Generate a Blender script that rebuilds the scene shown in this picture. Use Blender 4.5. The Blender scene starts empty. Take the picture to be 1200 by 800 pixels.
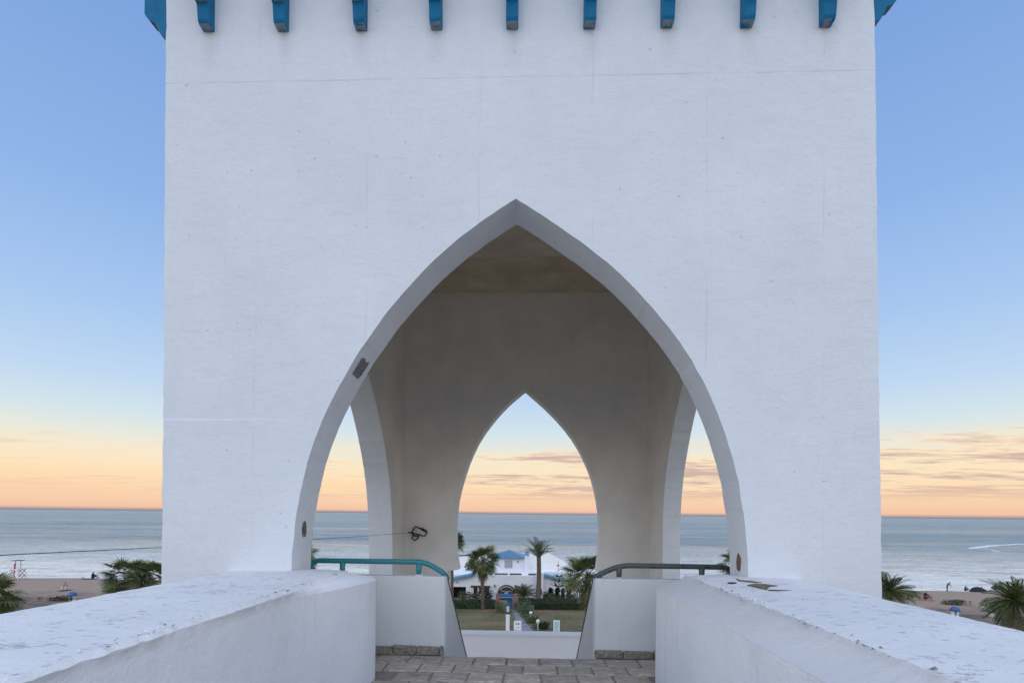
import bpy, bmesh, math, random
from mathutils import Vector, Matrix, noise
random.seed(7)
S = bpy.context.scene
C = S.collection
PI = math.pi
EYE = 11.3            # eye height over the garden; the footbridge deck is at DECK
DECK = 9.7

# ------------------------------------------------------------------ camera
YAW, PITCH, ROLL, FOC = .0336, .0146, .0099, 600.0      # FOC in pixels of a 1200 px wide frame
SHIFT = 193.53
def cam_axes():
    cy, sy, cp, sp = math.cos(YAW), math.sin(YAW), math.cos(PITCH), math.sin(PITCH)
    f = Vector((-sy*cp, cy*cp, sp)); ri = Vector((cy, sy, 0)); u = ri.cross(f)
    c, s = math.cos(ROLL), math.sin(ROLL)
    return ri*c + u*s, -ri*s + u*c, f
RI, UP, FW = cam_axes()
cam = bpy.data.cameras.new('camera'); camo = bpy.data.objects.new('camera', cam); C.objects.link(camo)
cam.sensor_width = 36; cam.lens = FOC/1200*36; cam.shift_y = SHIFT/1200
cam.clip_start = .05; cam.clip_end = 200000
camo.matrix_world = Matrix(((RI.x, UP.x, -FW.x, 0), (RI.y, UP.y, -FW.y, 0), (RI.z, UP.z, -FW.z, EYE), (0, 0, 0, 1)))
S.camera = camo
def ray(px, py): return FW + RI*((px-600)/FOC) + UP*((400+SHIFT-py)/FOC)
def aty(px, py, y):                       # surveyed point at depth y
    d = ray(px, py); t = y/d.y; return Vector((d.x*t, y, EYE+d.z*t))
def atz(px, py, z=0.0):                   # surveyed point at height z
    d = ray(px, py); t = (z-EYE)/d.z; return Vector((d.x*t, d.y*t, z))

# ------------------------------------------------------------------ light
S.view_settings.view_transform = 'Standard'; S.view_settings.look = 'None'
S.view_settings.exposure = 0; S.view_settings.gamma = 1; S.view_settings.use_curve_mapping = False
def lin(r, g, b):
    f = lambda c: (c/255/12.92) if c/255 <= .04045 else ((c/255+.055)/1.055)**2.4
    return (f(r), f(g), f(b), 1)
W = bpy.data.worlds.new('World'); S.world = W; W.use_nodes = True
nt = W.node_tree; nt.nodes.clear()
def nd(t, typ, **k):
    n = t.nodes.new(typ)
    for a, v in k.items(): setattr(n, a, v)
    return n
def mth(t, op, a, b=None, c=None, clamp=False):
    n = t.nodes.new('ShaderNodeMath'); n.operation = op; n.use_clamp = clamp
    for i, v in enumerate((a, b, c)):
        if v is None: continue
        if isinstance(v, (int, float)): n.inputs[i].default_value = v
        else: t.links.new(v, n.inputs[i])
    return n.outputs[0]
def ramp(t, fac, stops, interp='LINEAR'):
    n = t.nodes.new('ShaderNodeValToRGB'); r = n.color_ramp; r.interpolation = interp
    while len(r.elements) < len(stops): r.elements.new(.5)
    for e, (p, c) in zip(r.elements, stops):
        e.position = p; e.color = c if not isinstance(c, (int, float)) else (c, c, c, 1)
    t.links.new(fac, n.inputs[0]); return n.outputs[0]
def mix(t, fac, a, b, mode='MIX'):
    n = t.nodes.new('ShaderNodeMix'); n.data_type = 'RGBA'; n.blend_type = mode
    for i, v in ((0, fac), (6, a), (7, b)):
        if hasattr(v, 'links') or hasattr(v, 'is_linked'): t.links.new(v, n.inputs[i])
        else: n.inputs[i].default_value = v
    return n.outputs[2]
def vmath(t, op, a, b):
    n = t.nodes.new('ShaderNodeVectorMath'); n.operation = op
    for i, v in enumerate((a, b)):
        if isinstance(v, tuple): n.inputs[i].default_value = v
        else: t.links.new(v, n.inputs[i])
    return n.outputs[0]
def noisen(t, vec, scale, detail=4, rough=.55, dist=0):
    n = t.nodes.new('ShaderNodeTexNoise'); n.inputs['Scale'].default_value = scale
    n.inputs['Detail'].default_value = detail; n.inputs['Roughness'].default_value = rough
    n.inputs['Distortion'].default_value = dist
    if vec is not None: t.links.new(vec, n.inputs['Vector'])
    return n.outputs[0]
tc = nd(nt, 'ShaderNodeTexCoord')
dirv = tc.outputs['Generated']
sep = nd(nt, 'ShaderNodeSeparateXYZ'); nt.links.new(dirv, sep.inputs[0])
el = mth(nt, 'MULTIPLY', mth(nt, 'ARCSINE', sep.outputs[2]), 2/PI)       # 0 horizon .. 1 zenith
d = lambda deg: deg/90
SKY = [(0, lin(238, 190, 166)), (d(1.0), lin(248, 206, 172)), (d(2.6), lin(254, 217, 175)), (d(4.0), lin(254, 228, 190)),
       (d(5.4), lin(248, 233, 206)), (d(6.8), lin(233, 234, 222)), (d(8.8), lin(212, 229, 236)), (d(12), lin(192, 216, 242)),
       (d(18), lin(167, 200, 240)), (d(27), lin(143, 180, 232)), (d(40), lin(125, 163, 221)), (d(60), lin(110, 150, 212)), (1, lin(100, 142, 206))]
sky = ramp(nt, el, SKY)
# streaked sunset clouds low over the horizon, on a plane seen in perspective
den = mth(nt, 'ADD', mth(nt, 'MAXIMUM', sep.outputs[2], 0), .035)
cx = mth(nt, 'DIVIDE', sep.outputs[0], den); cyy = mth(nt, 'DIVIDE', sep.outputs[1], den)
cmb = nd(nt, 'ShaderNodeCombineXYZ'); nt.links.new(cx, cmb.inputs[0]); nt.links.new(cyy, cmb.inputs[1])
n1 = noisen(nt, vmath(nt, 'MULTIPLY', cmb.outputs[0], (.22, .60, 1)), 1.15, 8, .62, .4)
n2 = noisen(nt, vmath(nt, 'MULTIPLY', cmb.outputs[0], (.9, 2.2, 1)), 1.6, 6, .65)
big = noisen(nt, vmath(nt, 'MULTIPLY', cmb.outputs[0], (.055, .10, 1)), 1.0, 2, .5)
cov = mth(nt, 'ADD', mth(nt, 'MULTIPLY', n1, .62), mth(nt, 'MULTIPLY', n2, .42))
cov = mth(nt, 'ADD', cov, mth(nt, 'MULTIPLY', mth(nt, 'SUBTRACT', big, .5), .9))
band = ramp(nt, el, [(0, 0), (d(1.3), 0), (d(2.6), .8), (d(3.5), 1), (d(6.4), 1), (d(7.6), .45), (d(9.0), 0), (1, 0)])
azi = mth(nt, 'DIVIDE', sep.outputs[0], mth(nt, 'ADD', mth(nt, 'ABSOLUTE', sep.outputs[1]), .05))
band = mth(nt, 'MULTIPLY', band, ramp(nt, mth(nt, 'MULTIPLY_ADD', azi, .5, .5), [(0, .3), (.10, .3), (.28, 1), (1, 1)]))
mask = mth(nt, 'MULTIPLY', ramp(nt, cov, [(0, 0), (.45, 0), (.535, 1), (1, 1)]), band)
ccol = mix(nt, ramp(nt, cov, [(0, 0), (.51, 0), (.60, 1), (1, 1)]), lin(255, 232, 196), lin(206, 174, 166))
sky2 = mix(nt, mth(nt, 'MULTIPLY', mask, .9), sky, ccol)
below = ramp(nt, el, [(0, 1), (.0001, 0), (1, 0)])
bgn = nd(nt, 'ShaderNodeBackground'); nt.links.new(mix(nt, below, sky2, lin(120, 130, 145)), bgn.inputs[0]); bgn.inputs[1].default_value = 1.0
wo = nd(nt, 'ShaderNodeOutputWorld'); nt.links.new(bgn.outputs[0], wo.inputs[0])
sun = bpy.data.lights.new('sun', 'SUN'); sun.energy = 2.2; sun.angle = math.radians(150); sun.color = (1, .985, .96)
suno = bpy.data.objects.new('sun', sun); C.objects.link(suno)
SUN_FROM = Vector((-.22, -1.0, .85))        # the bright evening sky behind the photographer
suno.rotation_euler = SUN_FROM.to_track_quat('Z', 'Y').to_euler()
try: S.cycles.max_bounces = 12; S.cycles.diffuse_bounces = 10
except Exception: pass

# ------------------------------------------------------------------ materials
def newmat(name):
    m = bpy.data.materials.new(name); m.use_nodes = True
    t = m.node_tree; b = t.nodes['Principled BSDF']; return m, t, b
def bump(t, b, h, strength=.3, dist=.01, prev=None):
    n = t.nodes.new('ShaderNodeBump'); n.inputs['Strength'].default_value = strength; n.inputs['Distance'].default_value = dist
    t.links.new(h, n.inputs['Height'])
    if prev is not None: t.links.new(prev, n.inputs['Normal'])
    t.links.new(n.outputs[0], b.inputs['Normal']); return n.outputs[0]
def pos(t): return t.nodes.new('ShaderNodeNewGeometry').outputs['Position']
def simple(name, col, rough=.6, var=.25, scale=6, metal=0, bmp=.0, objvar=0, spec=None):
    m, t, b = newmat(name)
    p = pos(t)
    n = noisen(t, p, scale, 5, .6)
    f = ramp(t, n, [(0, 1-var), (.3, 1-var), (.7, 1+var), (1, 1+var)])
    c = mix(t, 1.0, col if len(col) == 4 else (*col, 1), f, 'MULTIPLY')
    if objvar:
        oi = t.nodes.new('ShaderNodeObjectInfo')
        c = mix(t, 1.0, c, ramp(t, oi.outputs['Random'], [(0, 1-objvar), (1, 1+objvar)]), 'MULTIPLY')
    t.links.new(c, b.inputs['Base Color']); b.inputs['Roughness'].default_value = rough; b.inputs['Metallic'].default_value = metal
    if spec is not None: b.inputs['Specular IOR Level'].default_value = spec
    if bmp: bump(t, b, noisen(t, p, scale*4, 4, .6), .4, bmp)
    return m
def plaster(name, base=(.735, .765, .795), stain=.12, rel=.006, joints=False, streak=False, peel=False, pits=False):
    m, t, b = newmat(name)
    p = pos(t)
    sp = t.nodes.new('ShaderNodeSeparateXYZ'); t.links.new(p, sp.inputs[0])
    big = noisen(t, p, .9, 4, .6)
    mid = noisen(t, p, 9, 6, .65)
    fine = noisen(t, p, 60, 4, .6)
    col = mix(t, ramp(t, big, [(0, 0), (.35, 0), (.7, 1), (1, 1)]), (*base, 1), (base[0]*(1-stain*.55), base[1]*(1-stain*.5), base[2]*(1-stain*.4), 1))
    spots = ramp(t, noisen(t, p, 23, 5, .7), [(0, 0), (.66, 0), (.74, 1), (1, 1)])
    col = mix(t, mth(t, 'MULTIPLY', spots, .5*stain/.12*.25), col, (.40, .39, .37, 1))
    if streak:      # damp vertical runs
        sv = noisen(t, vmath(t, 'MULTIPLY', p, (7, 7, .5)), 1.0, 5, .65)
        col = mix(t, mth(t, 'MULTIPLY', ramp(t, sv, [(0, 0), (.52, 0), (.72, 1), (1, 1)]), .22 if streak is True else streak), col, (.50, .50, .52, 1))
    h = mth(t, 'ADD', mth(t, 'MULTIPLY', mid, .8), mth(t, 'MULTIPLY', fine, .35))
    if pits:
        pt = ramp(t, noisen(t, p, 34, 3, .6), [(0, 0), (.63, 0), (.72, 1), (1, 1)])
        pt2 = ramp(t, noisen(t, p, 90, 2, .5), [(0, 0), (.60, 0), (.70, 1), (1, 1)])
        col = mix(t, mth(t, 'MULTIPLY', pt2, .05), col, (.45, .45, .47, 1)); col = mix(t, mth(t, 'MULTIPLY', pt, .035), col, (.45, .45, .47, 1))
        h = mth(t, 'ADD', h, mth(t, 'ADD', mth(t, 'MULTIPLY', pt, -.25), mth(t, 'MULTIPLY', noisen(t, p, 2.6, 4, .6), 1.2)))
        patchy = ramp(t, noisen(t, vmath(t, 'MULTIPLY', p, (1.6, 1.6, .8)), 1.0, 6, .7), [(0, 0), (.45, 0), (.62, 1), (1, 1)])
        col = mix(t, mth(t, 'MULTIPLY', patchy, .16), col, (.62, .63, .65, 1))
    if joints:
        wob = mth(t, 'MULTIPLY', mth(t, 'SUBTRACT', noisen(t, p, 2.2, 5, .6), .5), .05)
        zz = mth(t, 'ADD', sp.outputs[2], mth(t, 'MULTIPLY', wob, .3))
        brk = ramp(t, noisen(t, vmath(t, 'MULTIPLY', p, (1, 0, 0)), 1.3, 3, .6), [(0, .05), (.40, .05), (.56, 1), (1, 1)])
        for z0, w, amt in ((15.445, .012, .24),):
            ln = mth(t, 'MULTIPLY', mth(t, 'SUBTRACT', 1, mth(t, 'DIVIDE', mth(t, 'ABSOLUTE', mth(t, 'SUBTRACT', zz, z0)), w), None, True), brk)
            col = mix(t, mth(t, 'MULTIPLY', ln, amt), col, (.36, .36, .38, 1))
            h = mth(t, 'ADD', h, mth(t, 'MULTIPLY', ln, -1.2*amt))
        vx = mth(t, 'ABSOLUTE', mth(t, 'SUBTRACT', mth(t, 'MODULO', mth(t, 'ADD', mth(t, 'ADD', sp.outputs[0], wob), 20.3), 1.07), .535))
        vl = mth(t, 'MULTIPLY', mth(t, 'SUBTRACT', 1, mth(t, 'DIVIDE', vx, .009), None, True), ramp(t, noisen(t, vmath(t, 'MULTIPLY', p, (1, 0, 1)), 1.1, 3, .6), [(0, 0), (.46, 0), (.60, 1), (1, 1)]))
        col = mix(t, mth(t, 'MULTIPLY', vl, .10), col, (.36, .36, .38, 1)); h = mth(t, 'ADD', h, mth(t, 'MULTIPLY', vl, -.5))
        # trowel sweeps and a few blown pits
        swp = noisen(t, vmath(t, 'MULTIPLY', p, (2.2, 2.2, 9)), 1.0, 5, .6, .8); h = mth(t, 'ADD', h, mth(t, 'MULTIPLY', swp, .45))
        col = mix(t, mth(t, 'MULTIPLY', ramp(t, swp, [(0, 0), (.5, 0), (.7, 1), (1, 1)]), .10), col, (.60, .61, .63, 1))
        bp = ramp(t, noisen(t, p, 15, 2, .4), [(0, 0), (.725, 0), (.75, 1), (1, 1)])
        col = mix(t, mth(t, 'MULTIPLY', bp, .28), col, (.33, .32, .31, 1)); h = mth(t, 'ADD', h, mth(t, 'MULTIPLY', bp, -.9))
        # the coat below this level is a trowel thickness proud, at the left end only
        lft = ramp(t, mth(t, 'MULTIPLY_ADD', sp.outputs[0], .2, .9), [(0, 1), (.30, 1), (.45, 0), (1, 0)])
        lft = mth(t, 'MULTIPLY', lft, mth(t, 'LESS_THAN', sp.outputs[1], 4.84))
        stp = mth(t, 'MULTIPLY', mth(t, 'DIVIDE', mth(t, 'SUBTRACT', mth(t, 'ADD', zz, 0.), 12.19), -.02, None, True), lft)
        h = mth(t, 'ADD', h, mth(t, 'MULTIPLY', stp, 1.0))
        # rain stains under the corbels
        ph = mth(t, 'ABSOLUTE', mth(t, 'SUBTRACT', mth(t, 'MODULO', mth(t, 'ADD', sp.outputs[0], 3.13+.735*20.5), .735), .3675))
        sx = mth(t, 'SUBTRACT', 1, mth(t, 'DIVIDE', mth(t, 'ADD', ph, mth(t, 'MULTIPLY', mth(t, 'SUBTRACT', mid, .5), .12)), .11), None, True)
        sz = ramp(t, mth(t, 'SUBTRACT', sp.outputs[2], 15.0), [(0, 0), (.50, 0), (.88, 1), (1, 1)])
        col = mix(t, mth(t, 'MULTIPLY', mth(t, 'MULTIPLY', sx, sz), .38), col, (.42, .43, .44, 1))
    if peel:
        pn = ramp(t, noisen(t, p, 5, 7, .7, .3), [(0, 0), (.60, 0), (.63, 1), (1, 1)])
        pn2 = ramp(t, noisen(t, vmath(t, 'MULTIPLY', p, (9, 26, 12)), 1, 5, .7), [(0, 0), (.615, 0), (.67, 1), (1, 1)])
        col = mix(t, mth(t, 'MULTIPLY', pn, .10), col, (.60, .60, .60, 1))
        col = mix(t, mth(t, 'MULTIPLY', pn2, .28), col, (.42, .41, .40, 1))
        h = mth(t, 'ADD', h, mth(t, 'MULTIPLY', pn, -.5)); h = mth(t, 'ADD', h, mth(t, 'MULTIPLY', pn2, -.7))
    t.links.new(col, b.inputs['Base Color']); b.inputs['Roughness'].default_value = .75
    b.inputs['Specular IOR Level'].default_value = .25
    bump(t, b, h, .75 if not pits else .42, rel)
    return m
M = {}
M['front'] = plaster('white_plaster_front', joints=True, rel=.020, pits=True, streak=.06)
M['inner'] = plaster('white_plaster_inside', base=(.87, .835, .785), stain=.28, rel=.014, streak=.10)
M['parapet'] = plaster('white_plaster_parapet', base=(.83, .84, .855), stain=.22, rel=.016, streak=True)
M['coping'] = plaster('white_plaster_coping', base=(.69, .695, .705), stain=.2, rel=.016, peel=True)
M['chamfer'] = plaster('grey_shaded_plaster', base=(.585, .585, .58), stain=.3, rel=.014)  # greyer base paints in the shade of a steeper chamfer
M['crumb'] = simple('crumbled_white_render', (.72, .73, .74), .9, .15, 40)
M['crumbdark'] = simple('crumbled_grey_render', (.24, .23, .22), .9, .3, 40)
M['lowwall'] = plaster('white_plaster_low_wall', base=(.72, .72, .72), stain=.22, streak=True)
M['housewhite'] = simple('white_house_paint', (.86, .87, .90), .7, .05, .6)
M['ceiling'] = simple('ceiling_plaster', (.66, .57, .48), .8, .22, 1.0, bmp=.01)
M['beam'] = simple('stained_beam', (.60, .50, .40), .8, .22, 1.2, bmp=.01)
def blue_paint():
    m, t, b = newmat('worn_blue_paint')
    p = pos(t)
    c = mix(t, ramp(t, noisen(t, p, 4, 4), [(0, 0), (.3, 0), (.7, 1), (1, 1)]), (.002, .12, .26, 1), (.004, .17, .33, 1))
    chip = ramp(t, noisen(t, p, 26, 5, .7), [(0, 0), (.66, 0), (.69, 1), (1, 1)])
    c = mix(t, mth(t, 'MULTIPLY', chip, .5), c, (.25, .30, .33, 1))
    gn = t.nodes.new('ShaderNodeNewGeometry'); gs = t.nodes.new('ShaderNodeSeparateXYZ'); t.links.new(gn.outputs['Normal'], gs.inputs[0])
    bare = mth(t, 'MULTIPLY', mth(t, 'LESS_THAN', gs.outputs[2], -.8), ramp(t, noisen(t, p, 9, 4, .7), [(0, 0), (.40, 0), (.50, 1), (1, 1)]))
    c = mix(t, mth(t, 'MULTIPLY', bare, .8), c, (.30, .31, .30, 1))
    t.links.new(c, b.inputs['Base Color']); b.inputs['Roughness'].default_value = .6; b.inputs['Specular IOR Level'].default_value = .2; bump(t, b, chip, .3, .004); return m
M['blue'] = blue_paint()
M['bluetile'] = simple('blue_roof_tile', (.13, .26, .38), .5, .18, 3)
M['bluepaint'] = simple('gate_blue_paint', (.015, .13, .36), .5, .1, 3)
M['tealpaint'] = simple('teal_paint', (.02, .14, .20), .5, .12, 3)
def railpaint(name, col, chipcol, thr):
    m, t, b = newmat(name)
    p = pos(t)
    c = mix(t, ramp(t, noisen(t, p, 9, 6, .7), [(0, 0), (thr, 0), (thr+.04, 1), (1, 1)]), (*col, 1), (*chipcol, 1))
    c = mix(t, ramp(t, noisen(t, p, 55, 3, .6), [(0, 0), (.66, 0), (.72, .6), (1, .6)]), c, (.35, .38, .38, 1))
    t.links.new(c, b.inputs['Base Color']); b.inputs['Roughness'].default_value = .45; return m
M['railteal'] = railpaint('chipped_teal_rail', (.03, .235, .285), (.03, .03, .035), .64)
M['raildark'] = railpaint('weathered_dark_rail', (.075, .09, .09), (.045, .04, .035), .56)
M['darkmetal'] = simple('dark_metal', (.04, .04, .045), .5, .2, 8)
def stonemat():
    m, t, b = newmat('grey_flagstone')
    p = pos(t); oi = t.nodes.new('ShaderNodeObjectInfo')
    wv = noisen(t, vmath(t, 'ADD', vmath(t, 'MULTIPLY', p, (5, 11, 4)), oi.outputs['Random']), 1.4, 7, .68, 1.2)
    c = mix(t, ramp(t, wv, [(0, 0), (.38, 0), (.62, 1), (1, 1)]), (.285, .235, .19, 1), (.53, .47, .40, 1))
    c = mix(t, 1.0, c, ramp(t, oi.outputs['Random'], [(0, .82), (1, 1.15)]), 'MULTIPLY')
    wht = ramp(t, noisen(t, p, 38, 5, .7), [(0, 0), (.64, 0), (.70, 1), (1, 1)])
    c = mix(t, mth(t, 'MULTIPLY', wht, .5), c, (.55, .54, .52, 1))
    t.links.new(c, b.inputs['Base Color']); b.inputs['Roughness'].default_value = .65
    bump(t, b, wv, .9, .02); return m
M['stone'] = stonemat()
M['bounce_terrace'] = simple('pale_bounce_screed', (.55, .54, .52), .85, .1, .6)
M['kerb'] = simple('chalky_block', (.45, .43, .40), .9, .2, 4)
M['mortar'] = simple('mortar_bed', (.22, .20, .18), .9, .25, 14, bmp=.01)
M['skirt'] = simple('rough_stone_skirting', (.25, .215, .18), .9, .55, 30, bmp=.02)
M['hole'] = simple('bare_brick_in_hole', (.15, .11, .07), .95, .5, 30)
M['black'] = simple('black_rubber', (.012, .012, .013), .6, .2, 20)
M['paper'] = simple('weathered_grey_sticker', (.16, .165, .175), .7, .75, 48)
M['paperwhite'] = simple('torn_sticker_backing', (.55, .57, .60), .8, .1, 30)
M['brown'] = simple('brown_timber', (.075, .045, .032), .6, .25, 5)
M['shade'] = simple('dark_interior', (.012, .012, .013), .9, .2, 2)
M['shutter'] = simple('pale_grey_shutter', (.42, .44, .46), .6, .06, 3)
M['concrete'] = simple('path_concrete', (.23, .235, .25), .85, .12, 1.5)
M['white'] = simple('white_enamel', (.80, .80, .81), .5, .05, 3)
M['paleblue'] = simple('pale_blue_panel', (.40, .55, .62), .4, .08, 2)
M['lampglass'] = simple('cream_lamp_glass', (.80, .80, .66), .35, .03, 3)
M['red'] = simple('red_paint', (.42, .05, .04), .55, .2, 3)
M['ink'] = simple('dark_ink', (.05, .055, .075), .7, .2, 8)
M['script'] = simple('white_lettering', (.78, .78, .76), .6, .03, 3)
M['canvas'] = simple('cream_canvas', (.80, .78, .72), .8, .05, .3)
M['binblue'] = simple('blue_plastic', (.03, .10, .27), .45, .1, 3)
M['trunk'] = simple('palm_bark', (.13, .10, .08), .95, .45, 9, bmp=.05)
M['bark'] = simple('dark_bark', (.06, .05, .042), .95, .35, 7, bmp=.03)
def brick():
    m, t, b = newmat('red_brick')
    n = t.nodes.new('ShaderNodeTexBrick'); p = t.nodes.new('ShaderNodeTexCoord')
    mp = t.nodes.new('ShaderNodeMapping'); mp.inputs['Rotation'].default_value = (PI/2, 0, 0); t.links.new(p.outputs['Object'], mp.inputs[0])
    t.links.new(mp.outputs[0], n.inputs['Vector']); n.inputs['Color1'].default_value = (.33, .10, .065, 1); n.inputs['Color2'].default_value = (.24, .075, .05, 1)
    n.inputs['Mortar'].default_value = (.34, .28, .24, 1); n.inputs['Scale'].default_value = 4.0
    t.links.new(n.outputs[0], b.inputs['Base Color']); b.inputs['Roughness'].default_value = .85; return m
M['brick'] = brick()
def leafmat(name, c1, c2, objvar=.25):
    m, t, b = newmat(name)
    p = pos(t); oi = t.nodes.new('ShaderNodeObjectInfo')
    c = mix(t, ramp(t, noisen(t, p, 2.3, 4, .6), [(0, 0), (.35, 0), (.65, 1), (1, 1)]), (*c1, 1), (*c2, 1))
    c = mix(t, 1.0, c, ramp(t, noisen(t, p, 19, 2, .5), [(0, .6), (.3, .6), (.7, 1.4), (1, 1.4)]), 'MULTIPLY')
    c = mix(t, 1.0, c, ramp(t, oi.outputs['Random'], [(0, 1-objvar), (1, 1+objvar)]), 'MULTIPLY')
    t.links.new(c, b.inputs['Base Color']); b.inputs['Roughness'].default_value = .5
    b.inputs['Specular IOR Level'].default_value = .35; return m
M['frond'] = leafmat('fan_frond', (.058, .078, .022), (.115, .13, .042), .4)
M['date'] = leafmat('date_frond', (.10, .125, .075), (.15, .165, .10))
M['dead'] = leafmat('dead_frond', (.16, .115, .07), (.23, .18, .12))
M['hedge'] = leafmat('hedge_leaf', (.022, .04, .018), (.04, .06, .025))
M['shrub'] = leafmat('shrub_leaf', (.07, .10, .045), (.16, .19, .10))
M['conifer'] = leafmat('conifer_needle', (.012, .026, .02), (.022, .04, .028))
M['scrub'] = leafmat('beach_scrub', (.05, .05, .03), (.10, .09, .055))
M['grass'] = leafmat('grass_blade', (.075, .085, .032), (.14, .125, .06))

# ------------------------------------------------------------------ mesh helpers
def tag(o, label=None, cat=None, group=None, kind=None):
    if label: o['label'] = label
    if cat: o['category'] = cat
    if group: o['group'] = group
    if kind: o['kind'] = kind
    return o
def thing(name, label, cat, loc=(0, 0, 0), rz=0, group=None):
    o = bpy.data.objects.new(name, None); C.objects.link(o); o.location = loc; o.rotation_euler = (0, 0, rz)
    o.empty_display_size = .3
    return tag(o, label, cat, group)
class MB:
    def __init__(s): s.bm = bmesh.new(); s.mi = 0
    def face(s, vs):
        try:
            f = s.bm.faces.new(vs); f.material_index = s.mi; return f
        except ValueError: return None
    def box(s, x0, y0, z0, x1, y1, z1, rot=None, org=None):
        v = []
        for z in (z0, z1):
            for x, y in ((x0, y0), (x1, y0), (x1, y1), (x0, y1)):
                p = Vector((x, y, z))
                if rot is not None: p = rot @ p
                if org is not None: p = p + Vector(org)
                v.append(s.bm.verts.new(p))
        for q in ((3, 2, 1, 0), (4, 5, 6, 7), (0, 1, 5, 4), (1, 2, 6, 5), (2, 3, 7, 6), (3, 0, 4, 7)): s.face([v[i] for i in q])
        return v
    def prism(s, pts, a, b):                 # pts: 2D loop ; a, b: functions giving 3D of each point at the two ends
        A = [s.bm.verts.new(a(p)) for p in pts]; B = [s.bm.verts.new(b(p)) for p in pts]
        s.face(A[::-1]); s.face(B)
        n = len(pts)
        for i in range(n): s.face([A[i], A[(i+1) % n], B[(i+1) % n], B[i]])
    def tube(s, pts, r, seg=8, cap=True):
        pts = [Vector(p) for p in pts]; rings = []
        n = len(pts); rs = r if isinstance(r, (list, tuple)) else [r]*n
        ref = None
        for i, p in enumerate(pts):
            tn = (pts[min(i+1, n-1)] - pts[max(i-1, 0)]).normalized()
            if ref is None: ref = Vector((0, 0, 1)) if abs(tn.z) < .9 else Vector((1, 0, 0))
            u = tn.cross(ref)
            if u.length < 1e-4: u = tn.cross(Vector((1, 0, 0)))
            u.normalize(); v = u.cross(tn)
            rings.append([s.bm.verts.new(p + (u*math.cos(2*PI*k/seg) + v*math.sin(2*PI*k/seg))*rs[i]) for k in range(seg)])
            ref = v
        for a, b in zip(rings, rings[1:]):
            for k in range(seg): s.face([a[k], a[(k+1) % seg], b[(k+1) % seg], b[k]])
        if cap: s.face(rings[0][::-1]); s.face(rings[-1])
    def lathe(s, prof, c=(0, 0, 0), seg=12):
        c = Vector(c); rings = [[s.bm.verts.new(c + Vector((r*math.cos(2*PI*k/seg), r*math.sin(2*PI*k/seg), z))) for k in range(seg)] for r, z in prof]
        for a, b in zip(rings, rings[1:]):
            for k in range(seg): s.face([a[k], a[(k+1) % seg], b[(k+1) % seg], b[k]])
        s.face(rings[0][::-1]); s.face(rings[-1])
    def mesh(s, name, mats, smooth=False, recalc=True):
        if recalc: bmesh.ops.recalc_face_normals(s.bm, faces=s.bm.faces)
        me = bpy.data.meshes.new(name); s.bm.to_mesh(me); s.bm.free()
        for m in (mats if isinstance(mats, (list, tuple)) else [mats]): me.materials.append(m)
        if smooth:
            for p in me.polygons: p.use_smooth = True
        return me
    def build(s, name, mats, parent=None, smooth=False, recalc=True, label=None):
        return link(name, s.mesh(name, mats, smooth, recalc), parent, label)
def link(name, me, parent=None, label=None, loc=None, rot=None, scale=None):
    o = bpy.data.objects.new(name, me); C.objects.link(o)
    if parent is not None: o.parent = parent
    if label: o['label'] = label
    if loc is not None: o.location = loc
    if rot is not None: o.rotation_euler = rot
    if scale is not None: o.scale = scale if not isinstance(scale, (int, float)) else (scale,)*3
    return o
def copy_tree(o, parent=None):
    c = o.copy(); C.objects.link(c)
    if parent is not None: c.parent = parent
    for ch in list(o.children): copy_tree(ch, c)
    return c
def resample(pts, step):
    out = []
    for a, b in zip(pts, pts[1:]):
        n = max(1, int(math.dist(a, b)/step))
        for i in range(n): out.append((a[0]+(b[0]-a[0])*i/n, a[1]+(b[1]-a[1])*i/n))
    out.append(pts[-1]); return out
def smooth_curve(pts, step=.06):              # Catmull-Rom through surveyed points
    P = [pts[0]] + list(pts) + [pts[-1]]; out = []
    for i in range(1, len(P)-2):
        a, b, c, e = P[i-1], P[i], P[i+1], P[i+2]
        n = max(2, int(math.dist(b, c)/step))
        for k in range(n):
            t = k/n
            out.append(tuple(.5*(2*b[j]+(c[j]-a[j])*t+(2*a[j]-5*b[j]+4*c[j]-e[j])*t*t+(3*b[j]-a[j]-3*c[j]+e[j])*t**3) for j in (0, 1)))
    out.append(tuple(pts[-1])); return out
def jit(pts, amp=.004, seed=0):
    return [(p[0]+amp*noise.noise(Vector((p[0]*7, p[1]*7, seed))) + amp*.5*noise.noise(Vector((p[0]*30, p[1]*30, seed+3))),
             p[1]+amp*noise.noise(Vector((p[0]*7, p[1]*7, seed+9)))) for p in pts]

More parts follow.
